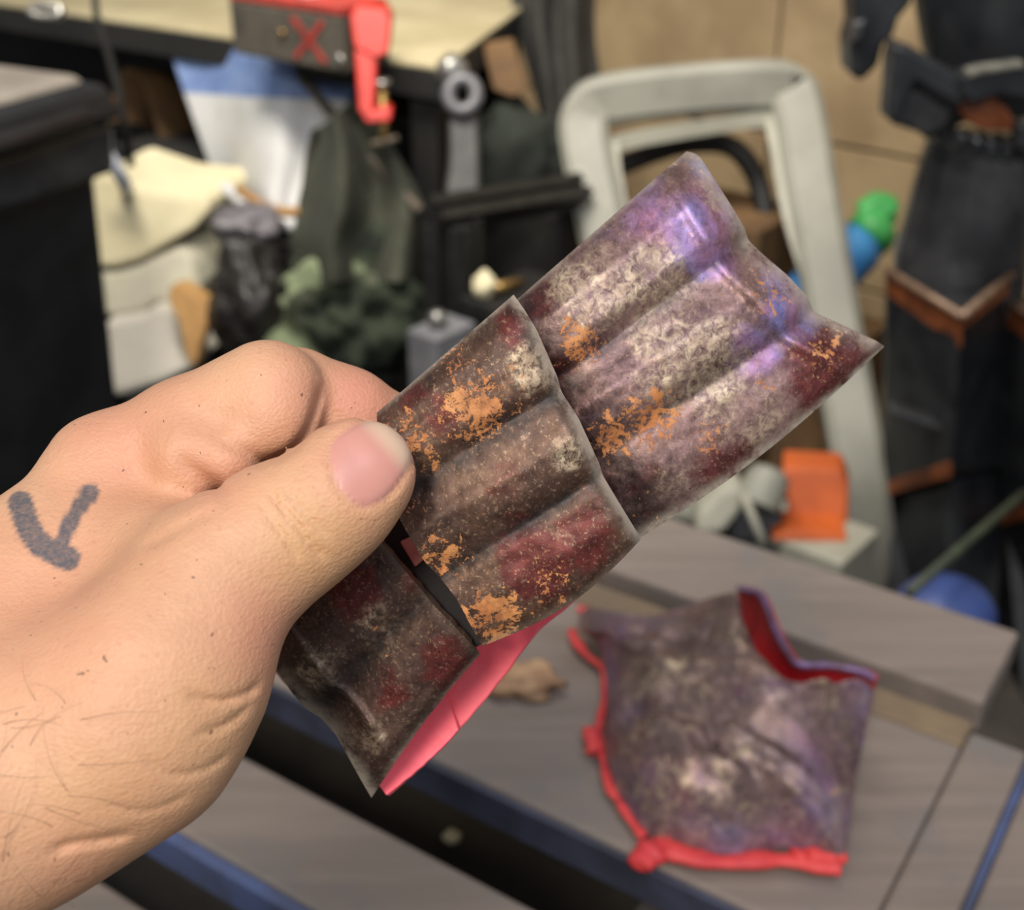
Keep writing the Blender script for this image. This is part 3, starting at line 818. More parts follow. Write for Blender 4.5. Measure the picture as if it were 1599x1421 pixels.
# --- white sander-like tool left of it
wt = thing('power_tool', 'white and grey power tool body behind the table edge', 'tool', tuple(P(1165, 830, 1.55)))
autosmooth(lathe('motor', P(1180, 790, 1.62), P(1205, 735, 1.62) - P(1180, 790, 1.62), [(0.02, 0), (0.03, 0.004), (0.03, 0.035), (0.024, 0.05), (0.010, 0.055)], M['greyplastic'], wt, 20))
prism('housing', [P(x, y, 1.6) for x, y in [(1090, 800), (1120, 770), (1150, 752), (1166, 770), (1158, 800), (1130, 836), (1085, 836)]], np.array([0, 1, 0]) * 0.06, M['greyplastic2'], wt, 0.01)
prism('base', [P(x, y, 1.64) for x, y in [(1140, 800), (1222, 786), (1224, 840), (1140, 850)]], np.array([0, 1, 0]) * 0.08, pm('navy_black', (34, 36, 44), None, 10, 0.5), wt, 0.006)
sweep('lever', [P(1160, 770, 1.58), P(1172, 800, 1.575), P(1192, 848, 1.57)], 0.006, M['greyplastic2'], wt, 8)
c = P(1150, 846, 1.64)
tag(rbox('black_stand', (c[0], c[1], 0), (-0.06, 0.05), (-0.03, 0.1), (0, c[2] - 0.0), M['blackmatt'], None, 0.004), 'black stand carrying the white power tool', 'stand')
# --- blue bucket and stick
c = P(1500, 930, 1.34)
autosmooth(tag(lathe('blue_bucket', (c[0], c[1] + 0.03, 0.0), EZ, [(0.05, 0.0), (0.05, 0.02), (0.058, c[2] - 0.06), (0.054, c[2] - 0.035), (0.042, c[2] - 0.018), (0.02, c[2] - 0.01), (0.004, c[2] - 0.008)], M['darkblue'], None, 28), 'dark blue rounded tub standing behind the table corner', 'tub'), 60)
tag(sweep('olive_stick', [P(1420, 925, 1.24), P(1546, 816, 1.42), P(1600, 770, 1.5)], 0.0055, M['olive'], None, 8), 'thin olive stick leaning across the dark blue tub', 'stick')

# --- black armoured costume on a stand
def YD(px, py, y):
    return PY(px, py, y)
CY = 1.72
cs = thing('armour_costume', 'black suit of costume armour with copper trims standing at right', 'costume', tuple(PZ(1560, 970, 0)))
def lobe(name, rows, mat, depth=0.8, n=28):
    """body section from rows (py, left px, right px): ellipses at distance CY"""
    vs, fs = [], []
    for py, a, b in rows:
        l, r = YD(a, py, CY), YD(b, py, CY)
        c = (l + r) / 2
        R = (r[0] - l[0]) / 2
        for i in range(n):
            t = 2 * math.pi * i / n
            vs.append(c + np.array([R * math.cos(t), R * depth * math.sin(t), 0]))
    for k in range(len(rows) - 1):
        for i in range(n):
            fs.append((k * n + i, k * n + (i + 1) % n, (k + 1) * n + (i + 1) % n, (k + 1) * n + i))
    fs += [tuple(range(n - 1, -1, -1)), tuple(range((len(rows) - 1) * n, len(rows) * n))]
    return autosmooth(mk(name, vs, fs, mat, cs, True), 45)
lobe('torso', [(-60, 1424, 1700), (20, 1432, 1690), (80, 1442, 1680), (130, 1470, 1660), (170, 1490, 1640)], M['armorblack'])
def slab(name, pts, y, th, mat, bev=0.006, skew=0.0):
    return prism(name, [YD(a, b, y) for a, b in pts], np.array([skew, 1, 0]) * th, mat, cs, bev)
slab('hip_plate', [(1398, 66), (1430, 78), (1500, 120), (1516, 150), (1500, 172), (1432, 132), (1402, 196), (1386, 190), (1392, 130)], CY - 0.16, 0.05, M['armorblack'], 0.008)
slab('hip_plate', [(1504, 118), (1530, 108), (1610, 98), (1610, 160), (1560, 150), (1520, 166), (1506, 150)], CY - 0.18, 0.04, M['armorblack'], 0.006)
slab('belt_edge', [(1512, 112), (1530, 106), (1600, 97), (1600, 106), (1532, 117), (1514, 122)], CY - 0.19, 0.02, pm('worn_silver', (150, 148, 136), (110, 108, 100), 30, 0.4, 0.4), 0.002)
slab('thigh_flap', [(1404, 146), (1440, 140), (1486, 172), (1480, 196), (1448, 214), (1420, 196), (1398, 198), (1392, 190)], CY - 0.14, 0.03, M['gloss'], 0.008)
slab('hip_block', [(1402, 84), (1440, 90), (1530, 130), (1512, 196), (1450, 214), (1396, 196)], CY - 0.09, 0.08, M['armorblack'], 0.01)
slab('copper_patch', [(1488, 152), (1510, 172), (1550, 160), (1570, 164), (1590, 196), (1590, 206), (1540, 204), (1510, 192)], CY - 0.15, 0.03, M['coppertrim'], 0.004)
for i in range(7):                                    # segmented belt below
    t0, t1 = i / 7, (i + 1) / 7 - 0.02
    f = lambda t: (1438 + 180 * t, 192 + 44 * math.sin(t * math.pi * 0.62) , CY - 0.10 - 0.07 * math.sin(t * math.pi * 0.8))
    a, b = f(t0), f(t1)
    prism('belt_segment', [YD(a[0], a[1] - 14, a[2]), YD(b[0], b[1] - 14, b[2]), YD(b[0] - 2, b[1] + 22, b[2]), YD(a[0] - 2, a[1] + 20, a[2])], np.array([0, 1, 0]) * 0.05, M['armorblack'], cs, 0.006)
lobe('thigh', [(215, 1452, 1625), (245, 1440, 1622), (300, 1425, 1618), (350, 1412, 1612), (400, 1398, 1604), (440, 1398, 1600), (480, 1410, 1590)], M['gloss'])
# gauntlet hanging at the side
slab('gauntlet', [(1330, -40), (1428, -40), (1426, 4), (1404, 30), (1396, 58), (1382, 66), (1372, 104), (1346, 128), (1330, 120), (1328, 70), (1336, 40)], CY - 0.04, 0.07, M['armorblack'], 0.012)
slab('gauntlet_plate', [(1334, 36), (1352, 30), (1346, 60), (1330, 68)], CY - 0.05, 0.02, M['gloss'], 0.003)
# knee and shin shells: keel-fronted boxes with a copper band along the top
def shin(x0, xk, x1, dy, name):
    yk, ys = CY - 0.20, CY - 0.04
    tl, tk, tr = (x0, 418 + dy, ys), (xk, 490 + dy, yk), (x1, 412 + dy, ys + 0.02)
    bl, bk, br = (x0 - 6, 766 + dy, ys), (xk - 16, 742 + dy, yk), (x1 - 14, 730 + dy, ys + 0.02)
    v = [YD(*q) for q in (tl, tk, tr)] + [YD(*q) for q in (bl, bk, br)]
    back_t = [YD(x0 + 14, 418 + dy, CY + 0.12), YD(x1 - 14, 412 + dy, CY + 0.12)]
    back_b = [YD(x0 + 8, 760 + dy, CY + 0.12), YD(x1 - 24, 740 + dy, CY + 0.12)]
    vs = v + back_t + back_b                          # 0-2 top, 3-5 bottom, 6-7 back top, 8-9 back bottom
    fs = [(0, 1, 4, 3), (1, 2, 5, 4), (2, 7, 9, 5), (7, 6, 8, 9), (6, 0, 3, 8), (0, 6, 7, 2, 1), (3, 4, 5, 9, 8)]
    sg = mk(name, vs, fs, M['armorblack'], cs, False, 0.008)
    for (p, q), nm in ((((tl, tk)), 'copper_band'), (((tk, tr)), 'copper_band')):
        a, b = YD(*p), YD(*q)
        d = np.array([0, -0.006, 0])
        hgt = 52 if q is tk else 30
        a2, b2 = YD(p[0], p[1] + hgt * 0.75, p[2]), YD(q[0], q[1] + hgt, q[2])
        prism(nm, [a + d, b + d, b2 + d, a2 + d], np.array([0, 1, 0]) * 0.004, M['coppertrim'], sg, 0.001)
        sweep('band_edge', [a + d * 1.3, b + d * 1.3], 0.006, pm('worn_tan', (138, 112, 92), None, 40, 0.45, 0.3), sg, 8)
    a, b = YD(x0 - 4, 772 + dy, ys), YD(xk - 16, 742 + dy, yk)
    d = np.array([0, -0.006, 0])
    prism('lower_trim', [a + d, b + d, YD(xk - 16, 718 + dy, yk) + d, YD(x0 - 4, 752 + dy, ys) + d], np.array([0, 1, 0]) * 0.004, M['coppertrim'], sg, 0.001)
    # boot
    vs = [YD(x0 + 2, 770 + dy, ys + 0.02), YD(xk - 14, 745 + dy, yk + 0.03), YD(x1 - 20, 735 + dy, ys + 0.04)]
    cb_ = sum(vs) / 3
    foot = [np.array([cb_[0] - 0.075, cb_[1] - 0.16, 0]), np.array([cb_[0], cb_[1] - 0.22, 0]), np.array([cb_[0] + 0.075, cb_[1] - 0.16, 0])]
    bt_ = [np.array([cb_[0] - 0.07, cb_[1] + 0.14, 0]), np.array([cb_[0] + 0.07, cb_[1] + 0.14, 0])]
    tp_ = [cb_ + np.array([-0.06, 0.14, 0]), cb_ + np.array([0.06, 0.14, 0])]
    V = vs + foot + tp_ + bt_
    mk('boot', V, [(0, 1, 4, 3), (1, 2, 5, 4), (2, 7, 9, 5), (7, 6, 8, 9), (6, 0, 3, 8), (0, 6, 7, 2, 1), (3, 4, 5, 9, 8)], M['armorblack'], cs, False, 0.012)
shin(1382, 1500, 1592, 0, 'shin_guard')
shin(1566, 1680, 1790, 46, 'shin_guard')
slab('shin_ridge', [(1396, 640), (1476, 668), (1500, 664), (1476, 678), (1400, 652)], CY - 0.175, 0.03, M['gloss'], 0.003)
slab('waist_buckle', [(1592, 190), (1620, 196), (1620, 240), (1590, 236)], CY - 0.2, 0.03, M['armorblack'])

# ================================================================== the plated armour piece held in the hand
ARM = thing('armour_segment', 'three overlapping weathered bronze armour plates held between finger and thumb', 'armour', tuple(P(700, 900, 0.285)))
def smooth1(a, n):
    a = np.array(a, float)
    for _ in range(n):
        b = a.copy()
        b[1:-1] = 0.25 * a[:-2] + 0.5 * a[1:-1] + 0.25 * a[2:]
        a = b
    return a
def plate(name, rows, prof, dl, dr, mats, thick=0.0024, nu=110, nv=150, bulge=0.0, ugrow=None, grooves=(), painted_sheen=None, bow=0.0, edges=(1, 1, 1), paint=None, shade_wash=0.0, tuck=0.0):
    """rows: (v, left px, left py, right px, right py); prof: (v, mm) depth relief; dl/dr: depth in mm at both ends"""
    rows = np.array(rows, float)
    v = np.linspace(0, 1, nv)
    L = np.stack([smooth1(np.interp(v, rows[:, 0], rows[:, k]), 5) for k in (1, 2)], 1)
    R = np.stack([smooth1(np.interp(v, rows[:, 0], rows[:, k]), 5) for k in (3, 4)], 1)
    if tuck:                                           # the end that slides under its neighbour
        L = L + tuck * np.array([-0.77, 0.62])
        mid = L.mean(axis=0)
        L = mid + (L - mid) * 0.955
    pr = np.array(prof, float)
    dep = smooth1(np.interp(v, pr[:, 0], pr[:, 1]), 7)
    u = np.linspace(0, 1, nu)
    G = np.zeros((nv, nu, 3)); gv = np.zeros((nv, nu)); ed = np.zeros((nv, nu)); sh = np.zeros((nv, nu))
    for i in range(nv):
        for j in range(nu):
            x, y = L[i] * (1 - u[j]) + R[i] * u[j]
            s = math.sin(math.pi * u[j])
            e = max(0.0, (v[i] - 0.7) / 0.3) ** 1.5
            x += bulge * 0.6 * s * e
            y += bulge * 0.78 * s * e
            e0 = max(0.0, (0.2 - v[i]) / 0.2)
            d = dl * (1 - u[j]) + dr * u[j] + dep[i] - bow * s
            if ugrow:
                d += ugrow(u[j], v[i])
            w = 0.35 * mnoise.noise(Vector((x * 0.02, y * 0.02, 1.7))) + 0.15 * mnoise.noise(Vector((x * 0.06, y * 0.06, 5.7)))
            G[i, j] = P(x, y, (d + w) / 1000)
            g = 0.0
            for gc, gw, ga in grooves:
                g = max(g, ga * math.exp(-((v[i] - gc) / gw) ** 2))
            gv[i, j] = max(g, shade_wash * math.exp(-(max(0.0, u[j] - 0.17) / 0.12) ** 2))  # tucked end: shade of the middle plate painted in with black wash
            ed[i, j] = max(edges[0] * math.exp(-(u[j] / 0.06) ** 2), edges[1] * math.exp(-((1 - u[j]) / 0.04) ** 2), edges[2] * math.exp(-((1 - v[i]) / 0.022) ** 2), 0.5 * math.exp(-(v[i] / 0.012) ** 2))  # pale edges: worn metal plus rim highlights painted in
            sh[i, j] = painted_sheen(u[j], v[i]) if painted_sheen else 0.0
    rel = G.reshape(-1, 3) - CAM
    dz = rel @ FW
    qx, qy = 799.5 + F * (rel @ RT) / dz, 710.5 - F * (rel @ UP) / dz
    at = {'groove': gv, 'edge': ed}
    for key in ('rust', 'maroon', 'tan', 'painted_sheen'):      # colour patches; the violet ones paint in bluish reflected light
        a = np.zeros(qx.shape)
        for x, y, r, w in (paint or {}).get(key, ()):
            a = np.maximum(a, w * np.exp(-((qx - x) ** 2 + (qy - y) ** 2) / (r * r)))
        at[key] = a.reshape(nv, nu)
    return sheet(name, G, thick, mats, ARM, True, 0.0009, attrs=at)

# middle plate, on top of both neighbours
plate('plate', [(0, 588, 645, 802, 460), (.05, 589, 665, 818, 482), (.12, 591, 700, 838, 515), (.30, 602, 758, 872, 592), (.36, 611, 785, 876, 611),
                (.45, 630, 822, 903, 652), (.62, 662, 876, 936, 724), (.68, 688, 903, 941, 742), (.80, 713, 935, 965, 782), (.93, 741, 988, 993, 828), (1, 753, 1009, 1002, 841)],
      [(0, 6.0), (.06, 2.0), (.15, 0.2), (.28, 1.0), (.345, 3.4), (.40, 2.4), (.50, 0.6), (.60, 1.8), (.675, 4.6), (.73, 3.6), (.85, 3.4), (.95, 5.6), (1, 8.0)],
      265, 261, [M['plate_mid'], M['redin']], bulge=22, bow=1.2, grooves=((.36, .035, 1.0), (.68, .035, 1.0), (.0, .03, .4)), edges=(0.0, 1, .2),
      ugrow=lambda u, v: 4.2 * max(0, (u - 0.91) / 0.09) ** 2,
      paint={'rust': [(740, 640, 85, 1), (650, 690, 70, .9), (705, 560, 60, .8), (800, 590, 40, .6), (690, 870, 60, .85), (640, 800, 50, .6), (770, 960, 70, 1), (860, 910, 60, .8), (760, 790, 80, .4)],
             'maroon': [(800, 505, 50, 1), (690, 650, 55, .8), (840, 880, 80, 1), (905, 850, 70, 1), (800, 735, 60, .7), (640, 620, 60, .6)],
             'tan': [(838, 575, 55, 1), (890, 700, 45, .8), (760, 720, 70, .5), (870, 820, 50, .5)]})
# upper plate, turned to the light
def rimstep(u, v):
    return 5.0 * min(1.0, max(0.0, (0.31 - u) / 0.2)) ** 1.4 + 5.5 * max(0.0, (u - 0.88) / 0.12) ** 1.3 - 1.6 * math.exp(-((u - 0.87) / 0.027) ** 2)
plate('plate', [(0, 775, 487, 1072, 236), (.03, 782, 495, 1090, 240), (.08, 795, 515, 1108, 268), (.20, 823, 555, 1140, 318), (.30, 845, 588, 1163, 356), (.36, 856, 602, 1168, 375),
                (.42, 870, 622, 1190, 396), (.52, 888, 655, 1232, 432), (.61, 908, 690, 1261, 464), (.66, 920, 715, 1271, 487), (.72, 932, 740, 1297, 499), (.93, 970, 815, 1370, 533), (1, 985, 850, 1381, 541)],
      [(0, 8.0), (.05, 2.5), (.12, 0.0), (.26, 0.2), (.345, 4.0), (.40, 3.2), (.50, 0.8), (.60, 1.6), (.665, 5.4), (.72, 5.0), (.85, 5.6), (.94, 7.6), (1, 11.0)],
      272, 285, [M['plate_upper'], M['redin']], bulge=20, bow=2.5, grooves=((.36, .025, .7), (.66, .03, .65)), ugrow=rimstep, edges=(0, .7, 1), shade_wash=0.95, tuck=60,
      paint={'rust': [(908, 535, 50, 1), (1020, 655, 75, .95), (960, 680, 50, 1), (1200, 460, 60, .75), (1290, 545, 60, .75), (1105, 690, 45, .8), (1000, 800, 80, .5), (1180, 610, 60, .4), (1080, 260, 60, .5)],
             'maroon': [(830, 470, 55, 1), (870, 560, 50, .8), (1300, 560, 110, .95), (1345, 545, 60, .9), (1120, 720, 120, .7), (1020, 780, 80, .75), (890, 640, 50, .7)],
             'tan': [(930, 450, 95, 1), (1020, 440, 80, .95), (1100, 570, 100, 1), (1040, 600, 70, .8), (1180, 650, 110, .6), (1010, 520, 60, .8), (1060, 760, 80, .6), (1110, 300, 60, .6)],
             'painted_sheen': [(1090, 345, 85, 1), (1010, 320, 80, .8), (1115, 410, 55, 1), (1240, 492, 60, 1), (1180, 548, 60, .85), (1230, 430, 70, .7), (1110, 280, 60, .7), (1330, 530, 60, .5), (920, 660, 40, .6), (950, 360, 60, .5)]})
# lower plate, turned away
def rimlow(u, v):
    return 5.0 * max(0.0, (0.2 - u) / 0.2) ** 1.2 - 1.2 * math.exp(-((u - 0.22) / 0.03) ** 2)
plate('plate', [(0, 395, 962, 556, 788), (.2, 410, 1018, 590, 842), (.42, 455, 1080, 640, 900), (.50, 478, 1108, 663, 926), (.55, 500, 1120, 672, 940), (.65, 525, 1148, 694, 962), (.9, 562, 1215, 738, 1008), (1, 580, 1246, 750, 1021)],
      [(0, 5.0), (.1, 1.0), (.3, 0.0), (.44, 1.2), (.52, 4.2), (.58, 3.0), (.75, 2.0), (.92, 4.5), (1, 8.0)],
      288, 274, [M['plate_low'], M['redin']], bulge=-6, bow=1.0, grooves=((.52, .05, .9), (.95, .04, .3)), ugrow=rimlow, edges=(.8, .1, .3),
      paint={'rust': [(590, 980, 50, .5)], 'maroon': [(690, 1030, 70, .9), (560, 920, 70, .85), (640, 900, 50, .8), (620, 1080, 60, .6)], 'tan': [(500, 1050, 70, .7), (590, 985, 60, .7), (570, 1160, 60, .6)]})
# inner red walls seen past the lower edge
def wall(name, inner, outer, d0, d1):
    a, b = spline(inner, 40), spline(outer, 40)
    G = np.zeros((14, 40, 3))
    for r in range(14):
        f = r / 13
        for k in range(40):
            x, y = a[k] * (1 - f) + b[k] * f
            G[r, k] = P(x + 1.2 * mnoise.noise(Vector((k * .4, 1, 2))) * f, y, (d0 * (1 - f) + d1 * f + 3.0 * math.sin(math.pi * f)) / 1000)
    z = np.zeros((14, 40))
    return sheet(name, G, 0.0022, [M['redin'], M['plate_low']], ARM, True, 0.0006, attrs={'groove': z, 'edge': z, 'painted_sheen': z, 'rust': z, 'maroon': z, 'tan': z})
wall('inner_wall', [(575, 1205), (600, 1150), (640, 1090), (680, 1030)], [(603, 1242), (648, 1206), (690, 1168), (716, 1140)], 300, 306)
wall('inner_wall', [(660, 1060), (720, 1000), (800, 930), (880, 890)], [(708, 1148), (738, 1116), (790, 1052), (838, 988), (880, 952), (921, 915)], 302, 309)
# black strips filling the gaps between the plates
prism('gap_strip', [P(x, y, 0.2835) for x, y in [(560, 795), (640, 785), (722, 915), (762, 1000), (742, 1012), (690, 965)]], FW * 0.0015, M['gap_strip'], ARM, 0.0004)
prism('gap_strip', [P(x, y, 0.2885) for x, y in [(800, 500), (840, 500), (985, 780), (975, 820), (900, 720)]], FW * 0.0015, M['gap_strip'], ARM, 0.0004)
prism('finger_patch', [P(x, y, 0.2815) for x, y in [(624, 846), (641, 838), (662, 874), (648, 886)]], FW * 0.0015, pm('pink_finger', (196, 128, 116), None, 40, 0.6), ARM, 0.0004)  # flat pink patch added for the finger showing through the gap

# ================================================================== the hand
def cc(px, py, d):
    d = d / 1000.0
    return np.array([(px - 799.5) / F * d, -(py - 710.5) / F * d, -d])
def rr(r, d):
    return r / F * d / 1000.0
def cone(p, a, b, ra, rb):
    ab = b - a
    t = np.clip(((p - a) @ ab) / (ab @ ab), 0, 1)
    return np.linalg.norm(p - a - t[:, None] * ab, axis=1) - (ra + (rb - ra) * t)
def smin(a, b, k):
    h = np.clip(0.5 + 0.5 * (b - a) / k, 0, 1)
    return b * (1 - h) + a * h - k * h * (1 - h)
def chain(p, pts, k=0.003):
    """pts: (px, py, depth mm, radius px)"""
    d = None
    for s, e in zip(pts[:-1], pts[1:]):
        x = cone(p, cc(*s[:3]), cc(*e[:3]), rr(s[3], s[2]), rr(e[3], e[2]))
        d = x if d is None else smin(d, x, k)
    return d
INDEX = [(168, 738, 272, 84), (290, 680, 273, 84), (418, 622, 273, 91)]
INDEX2 = [(462, 622, 283, 80), (540, 655, 288, 76), (610, 690, 294, 68), (655, 760, 295, 60)]
THUMB = [(335, 905, 243, 120), (420, 846, 246, 106), (487, 800, 248, 96), (530, 766, 249, 88), (567, 735, 250, 81)]
BASE = [(335, 905, 243, 118), (262, 1035, 238, 146), (190, 1130, 236, 168), (40, 1210, 236, 178)]
MIDDLE = [(150, 810, 300, 82), (430, 705, 300, 82), (600, 760, 302, 70), (648, 860, 301, 58)]
RING = [(140, 890, 322, 76), (400, 820, 322, 74), (560, 890, 318, 64), (580, 950, 312, 56)]
LITTLE = [(130, 970, 340, 68), (330, 930, 342, 64), (460, 990, 336, 56), (480, 1030, 330, 50)]
wrist = cc(40, 1210, 236)
fore1 = cc(-110, 1262, 228)
elbow = fore1 + np.array([-0.14, -0.15, 0.13])
def seg2(px, py, pl):
    """distance in pixels to a polyline"""
    best = np.full(px.shape, 1e9)
    for (x0, y0), (x1, y1) in zip(pl[:-1], pl[1:]):
        dx, dy = x1 - x0, y1 - y0
        t = np.clip(((px - x0) * dx + (py - y0) * dy) / (dx * dx + dy * dy + 1e-9), 0, 1)
        best = np.minimum(best, np.hypot(px - x0 - t * dx, py - y0 - t * dy))
    return best
def sp(pl, n=14):
    return [tuple(q) for q in spline(pl, n)]
CREASE = [                                             # polyline, half-width px, depth mm, deepest point it acts on (mm)
    (sp([(500, 590), (497, 620), (488, 652), (472, 684), (446, 708), (405, 722)]), 8, 1.3, 285),
    (sp([(322, 668), (350, 690), (382, 706), (425, 728)]), 11, 1.1, 280),
    (sp([(268, 690), (288, 722), (318, 745), (342, 764), (356, 800)]), 12, 1.1, 280),
    (sp([(350, 790), (318, 806), (284, 822), (250, 842), (205, 862)]), 9, 0.6, 270),
    (sp([(418, 760), (438, 792), (466, 822), (492, 856), (512, 876)]), 5, 1.0, 260),
    (sp([(440, 752), (462, 786), (490, 816), (518, 842)]), 5, 0.7, 260),
    (sp([(404, 778), (424, 812), (446, 842), (470, 880)]), 5, 0.7, 260),
    (sp([(285, 1084), (338, 1095), (386, 1082), (410, 1060)]), 6, 1.0, 260),
    (sp([(300, 1150), (352, 1132), (396, 1098)]), 6, 0.7, 260),
    (sp([(215, 1172), (263, 1209), (322, 1200), (362, 1172)]), 6, 0.55, 260),
    (sp([(160, 1254), (226, 1266), (300, 1240)]), 6, 0.4, 260),
    (sp([(70, 1335), (108, 1318), (150, 1312), (215, 1300)]), 8, 0.9, 285),
    (sp([(170, 700), (200, 705), (235, 690)]), 9, 0.25, 280),
]
NAIL = sp([(514, 716), (520, 690), (545, 668), (575, 656), (604, 658), (628, 672), (643, 694), (644, 716), (628, 748), (602, 778), (572, 792), (545, 782), (524, 756), (514, 716)], 60)
NAILP = np.array(NAIL)
def nail_sd(px, py):
    """signed pixel distance to the nail outline, inside negative"""
    d = seg2(px, py, NAIL)
    ins = np.zeros(px.shape, bool)
    x0, y0 = NAILP[-1]
    for x1, y1 in NAILP:
        c = ((y1 > py) != (y0 > py)) & (px < (x0 - x1) * (py - y1) / (y0 - y1 + 1e-12) + x1)
        ins ^= c
        x0, y0 = x1, y1
    return np.where(ins, -d, d)
def proj(p):
    z = np.minimum(p[:, 2], -0.02)
    return 799.5 + F * p[:, 0] / -z, 710.5 - F * p[:, 1] / -z
def hand(p):
    px, py = proj(p)
    dep = -p[:, 2] * 1000
    palm = chain(p, [(166, 742, 272, 84), (70, 910, 262, 138), (-30, 1110, 246, 186)], 0.006)
    palm = smin(palm, cone(p, cc(230, 890, 260), cc(120, 1010, 262), rr(118, 260), rr(170, 262)), 0.010)
    palm = smin(palm, cone(p, cc(120, 930, 292), cc(20, 1130, 270), rr(135, 292), rr(175, 270)), 0.012)
    palm = smin(palm, cone(p, cc(100, 960, 322), cc(60, 1170, 290), rr(105, 322), rr(130, 290)), 0.012)
    palm = smin(palm, np.linalg.norm(p - cc(92, 1286, 262), axis=1) - rr(96, 262), 0.004)
    palm = smin(palm, cone(p, wrist, fore1, rr(178, 236), rr(196, 228)), 0.012)
    palm = smin(palm, cone(p, fore1, elbow, rr(200, 228), 0.040), 0.010)
    ix = chain(p, INDEX, 0.004)
    ix = smin(ix, cone(p, cc(300, 712, 265), cc(352, 716, 263), rr(66, 265), rr(52, 263)), 0.003)
    ix = smin(ix, np.linalg.norm(p - cc(424, 660, 268), axis=1) - rr(62, 268), 0.004)
    a = smin(palm, ix, 0.007)
    a = smin(a, chain(p, INDEX2, 0.004), 0.0022)
    for f in (MIDDLE, RING, LITTLE):
        a = smin(a, chain(p, f, 0.004), 0.0025)
    b = smin(chain(p, BASE, 0.010), chain(p, THUMB, 0.006), 0.006)
    # thumb tip: slightly flattened pad and nail bed
    kk = np.interp(px, [300, 430], [0.011, 0.0014])
    d = smin(a, b, kk)
    for pl, w, amp, dmax in CREASE:
        x0, y0 = np.min(pl, axis=0); x1, y1 = np.max(pl, axis=0)
        m = (px > x0 - 3 * w) & (px < x1 + 3 * w) & (py > y0 - 3 * w) & (py < y1 + 3 * w) & (dep < dmax)
        if m.any():
            e0 = np.hypot(px[m] - pl[0][0], py[m] - pl[0][1])
            e1 = np.hypot(px[m] - pl[-1][0], py[m] - pl[-1][1])
            fade = np.clip(np.minimum(e0, e1) / (4 * w), 0.0, 1)
            d[m] += amp / 1000 * fade * np.exp(-(seg2(px[m], py[m], pl) / w) ** 2)
    m = (px > 480) & (px < 680) & (py > 620) & (py < 830) & (dep < 252)
    if m.any():
        sd = nail_sd(px[m], py[m])
        d[m] += 0.00055 * np.exp(-((sd - 1) / 5.0) ** 2) + 0.00035 * np.clip(-sd / 40, 0, 1)
    return d

def surface_nets(fn, lo, hi, h, blk=8):
    n = (np.ceil((hi - lo) / h / blk).astype(int)) * blk
    V = np.full(n, 1.0, np.float32)
    nb = n // blk
    bi = np.stack(np.meshgrid(*[np.arange(k) for k in nb], indexing='ij'), -1).reshape(-1, 3)
    cen = lo + (bi * blk + blk / 2) * h
    cv = fn(cen)
    for q, val in zip(bi[cv < -0.02], cv[cv < -0.02]):
        V[q[0] * blk:(q[0] + 1) * blk, q[1] * blk:(q[1] + 1) * blk, q[2] * blk:(q[2] + 1) * blk] = -1
    act = bi[np.abs(cv) < blk * h * 0.87 + 0.008]
    inside = bi[(np.abs(cv) >= blk * h * 0.87 + 0.008) & (cv < 0)]
    for q in inside:
        V[q[0] * blk:(q[0] + 1) * blk, q[1] * blk:(q[1] + 1) * blk, q[2] * blk:(q[2] + 1) * blk] = -1
    loc = np.stack(np.meshgrid(*[np.arange(blk)] * 3, indexing='ij'), -1).reshape(-1, 3)
    for s in range(0, len(act), 600):
        q = act[s:s + 600]
        ids = (q[:, None, :] * blk + loc[None]).reshape(-1, 3)
        V[ids[:, 0], ids[:, 1], ids[:, 2]] = fn(lo + ids * h)
    S = V < 0
    cnt = np.zeros(np.array(n) - 1, np.int8)
    for dx in (0, 1):
        for dy in (0, 1):
            for dz in (0, 1):
                cnt += S[dx:n[0] - 1 + dx, dy:n[1] - 1 + dy, dz:n[2] - 1 + dz]
    cells = np.argwhere((cnt > 0) & (cnt < 8))
    vid = np.full(np.array(n) - 1, -1, np.int32)
    vid[tuple(cells.T)] = np.arange(len(cells))
    acc = np.zeros((len(cells), 3)); num = np.zeros(len(cells))
    crn = [(a, b, c) for a in (0, 1) for b in (0, 1) for c in (0, 1)]
    for a in crn:
        for ax in range(3):
            if a[ax] == 0:
                b = list(a); b[ax] = 1
                va = V[tuple((cells + a).T)].astype(float); vb = V[tuple((cells + b).T)].astype(float)
                m = (va < 0) != (vb < 0)
                t = va[m] / (va[m] - vb[m])
                pt = np.tile(np.array(a, float), (m.sum(), 1)); pt[:, ax] += t
                acc[m] += pt; num[m] += 1
    vs = lo + (cells + acc / num[:, None]) * h
    quads = []
    for ax in range(3):
        u, w = (ax + 1) % 3, (ax + 2) % 3
        sl0 = [slice(None)] * 3; sl1 = [slice(None)] * 3
        sl0[ax] = slice(0, -1); sl1[ax] = slice(1, None)
        e = np.argwhere(S[tuple(sl0)] != S[tuple(sl1)])
        e = e[(e[:, u] > 0) & (e[:, w] > 0) & (e[:, u] < n[u] - 1) & (e[:, w] < n[w] - 1)]
        sgn = S[tuple(e.T)]
        o = []
        for du, dw in ((-1, -1), (0, -1), (0, 0), (-1, 0)):
            q = e.copy(); q[:, u] += du; q[:, w] += dw
            o.append(vid[tuple(q.T)])
        o = np.stack(o, 1)
        o[~sgn] = o[~sgn][:, ::-1]
        quads.append(o)
    return vs, np.concatenate(quads)
def grad(fn, p, e=0.0004):
    g = np.zeros_like(p)
    for k in range(3):
        q = np.zeros(3); q[k] = e
        g[:, k] = fn(p + q) - fn(p - q)
    return g / (2 * e)
hv, hf = surface_nets(hand, np.array([-0.285, -0.245, -0.372]), np.array([0.0, 0.036, -0.055]), 0.0009)
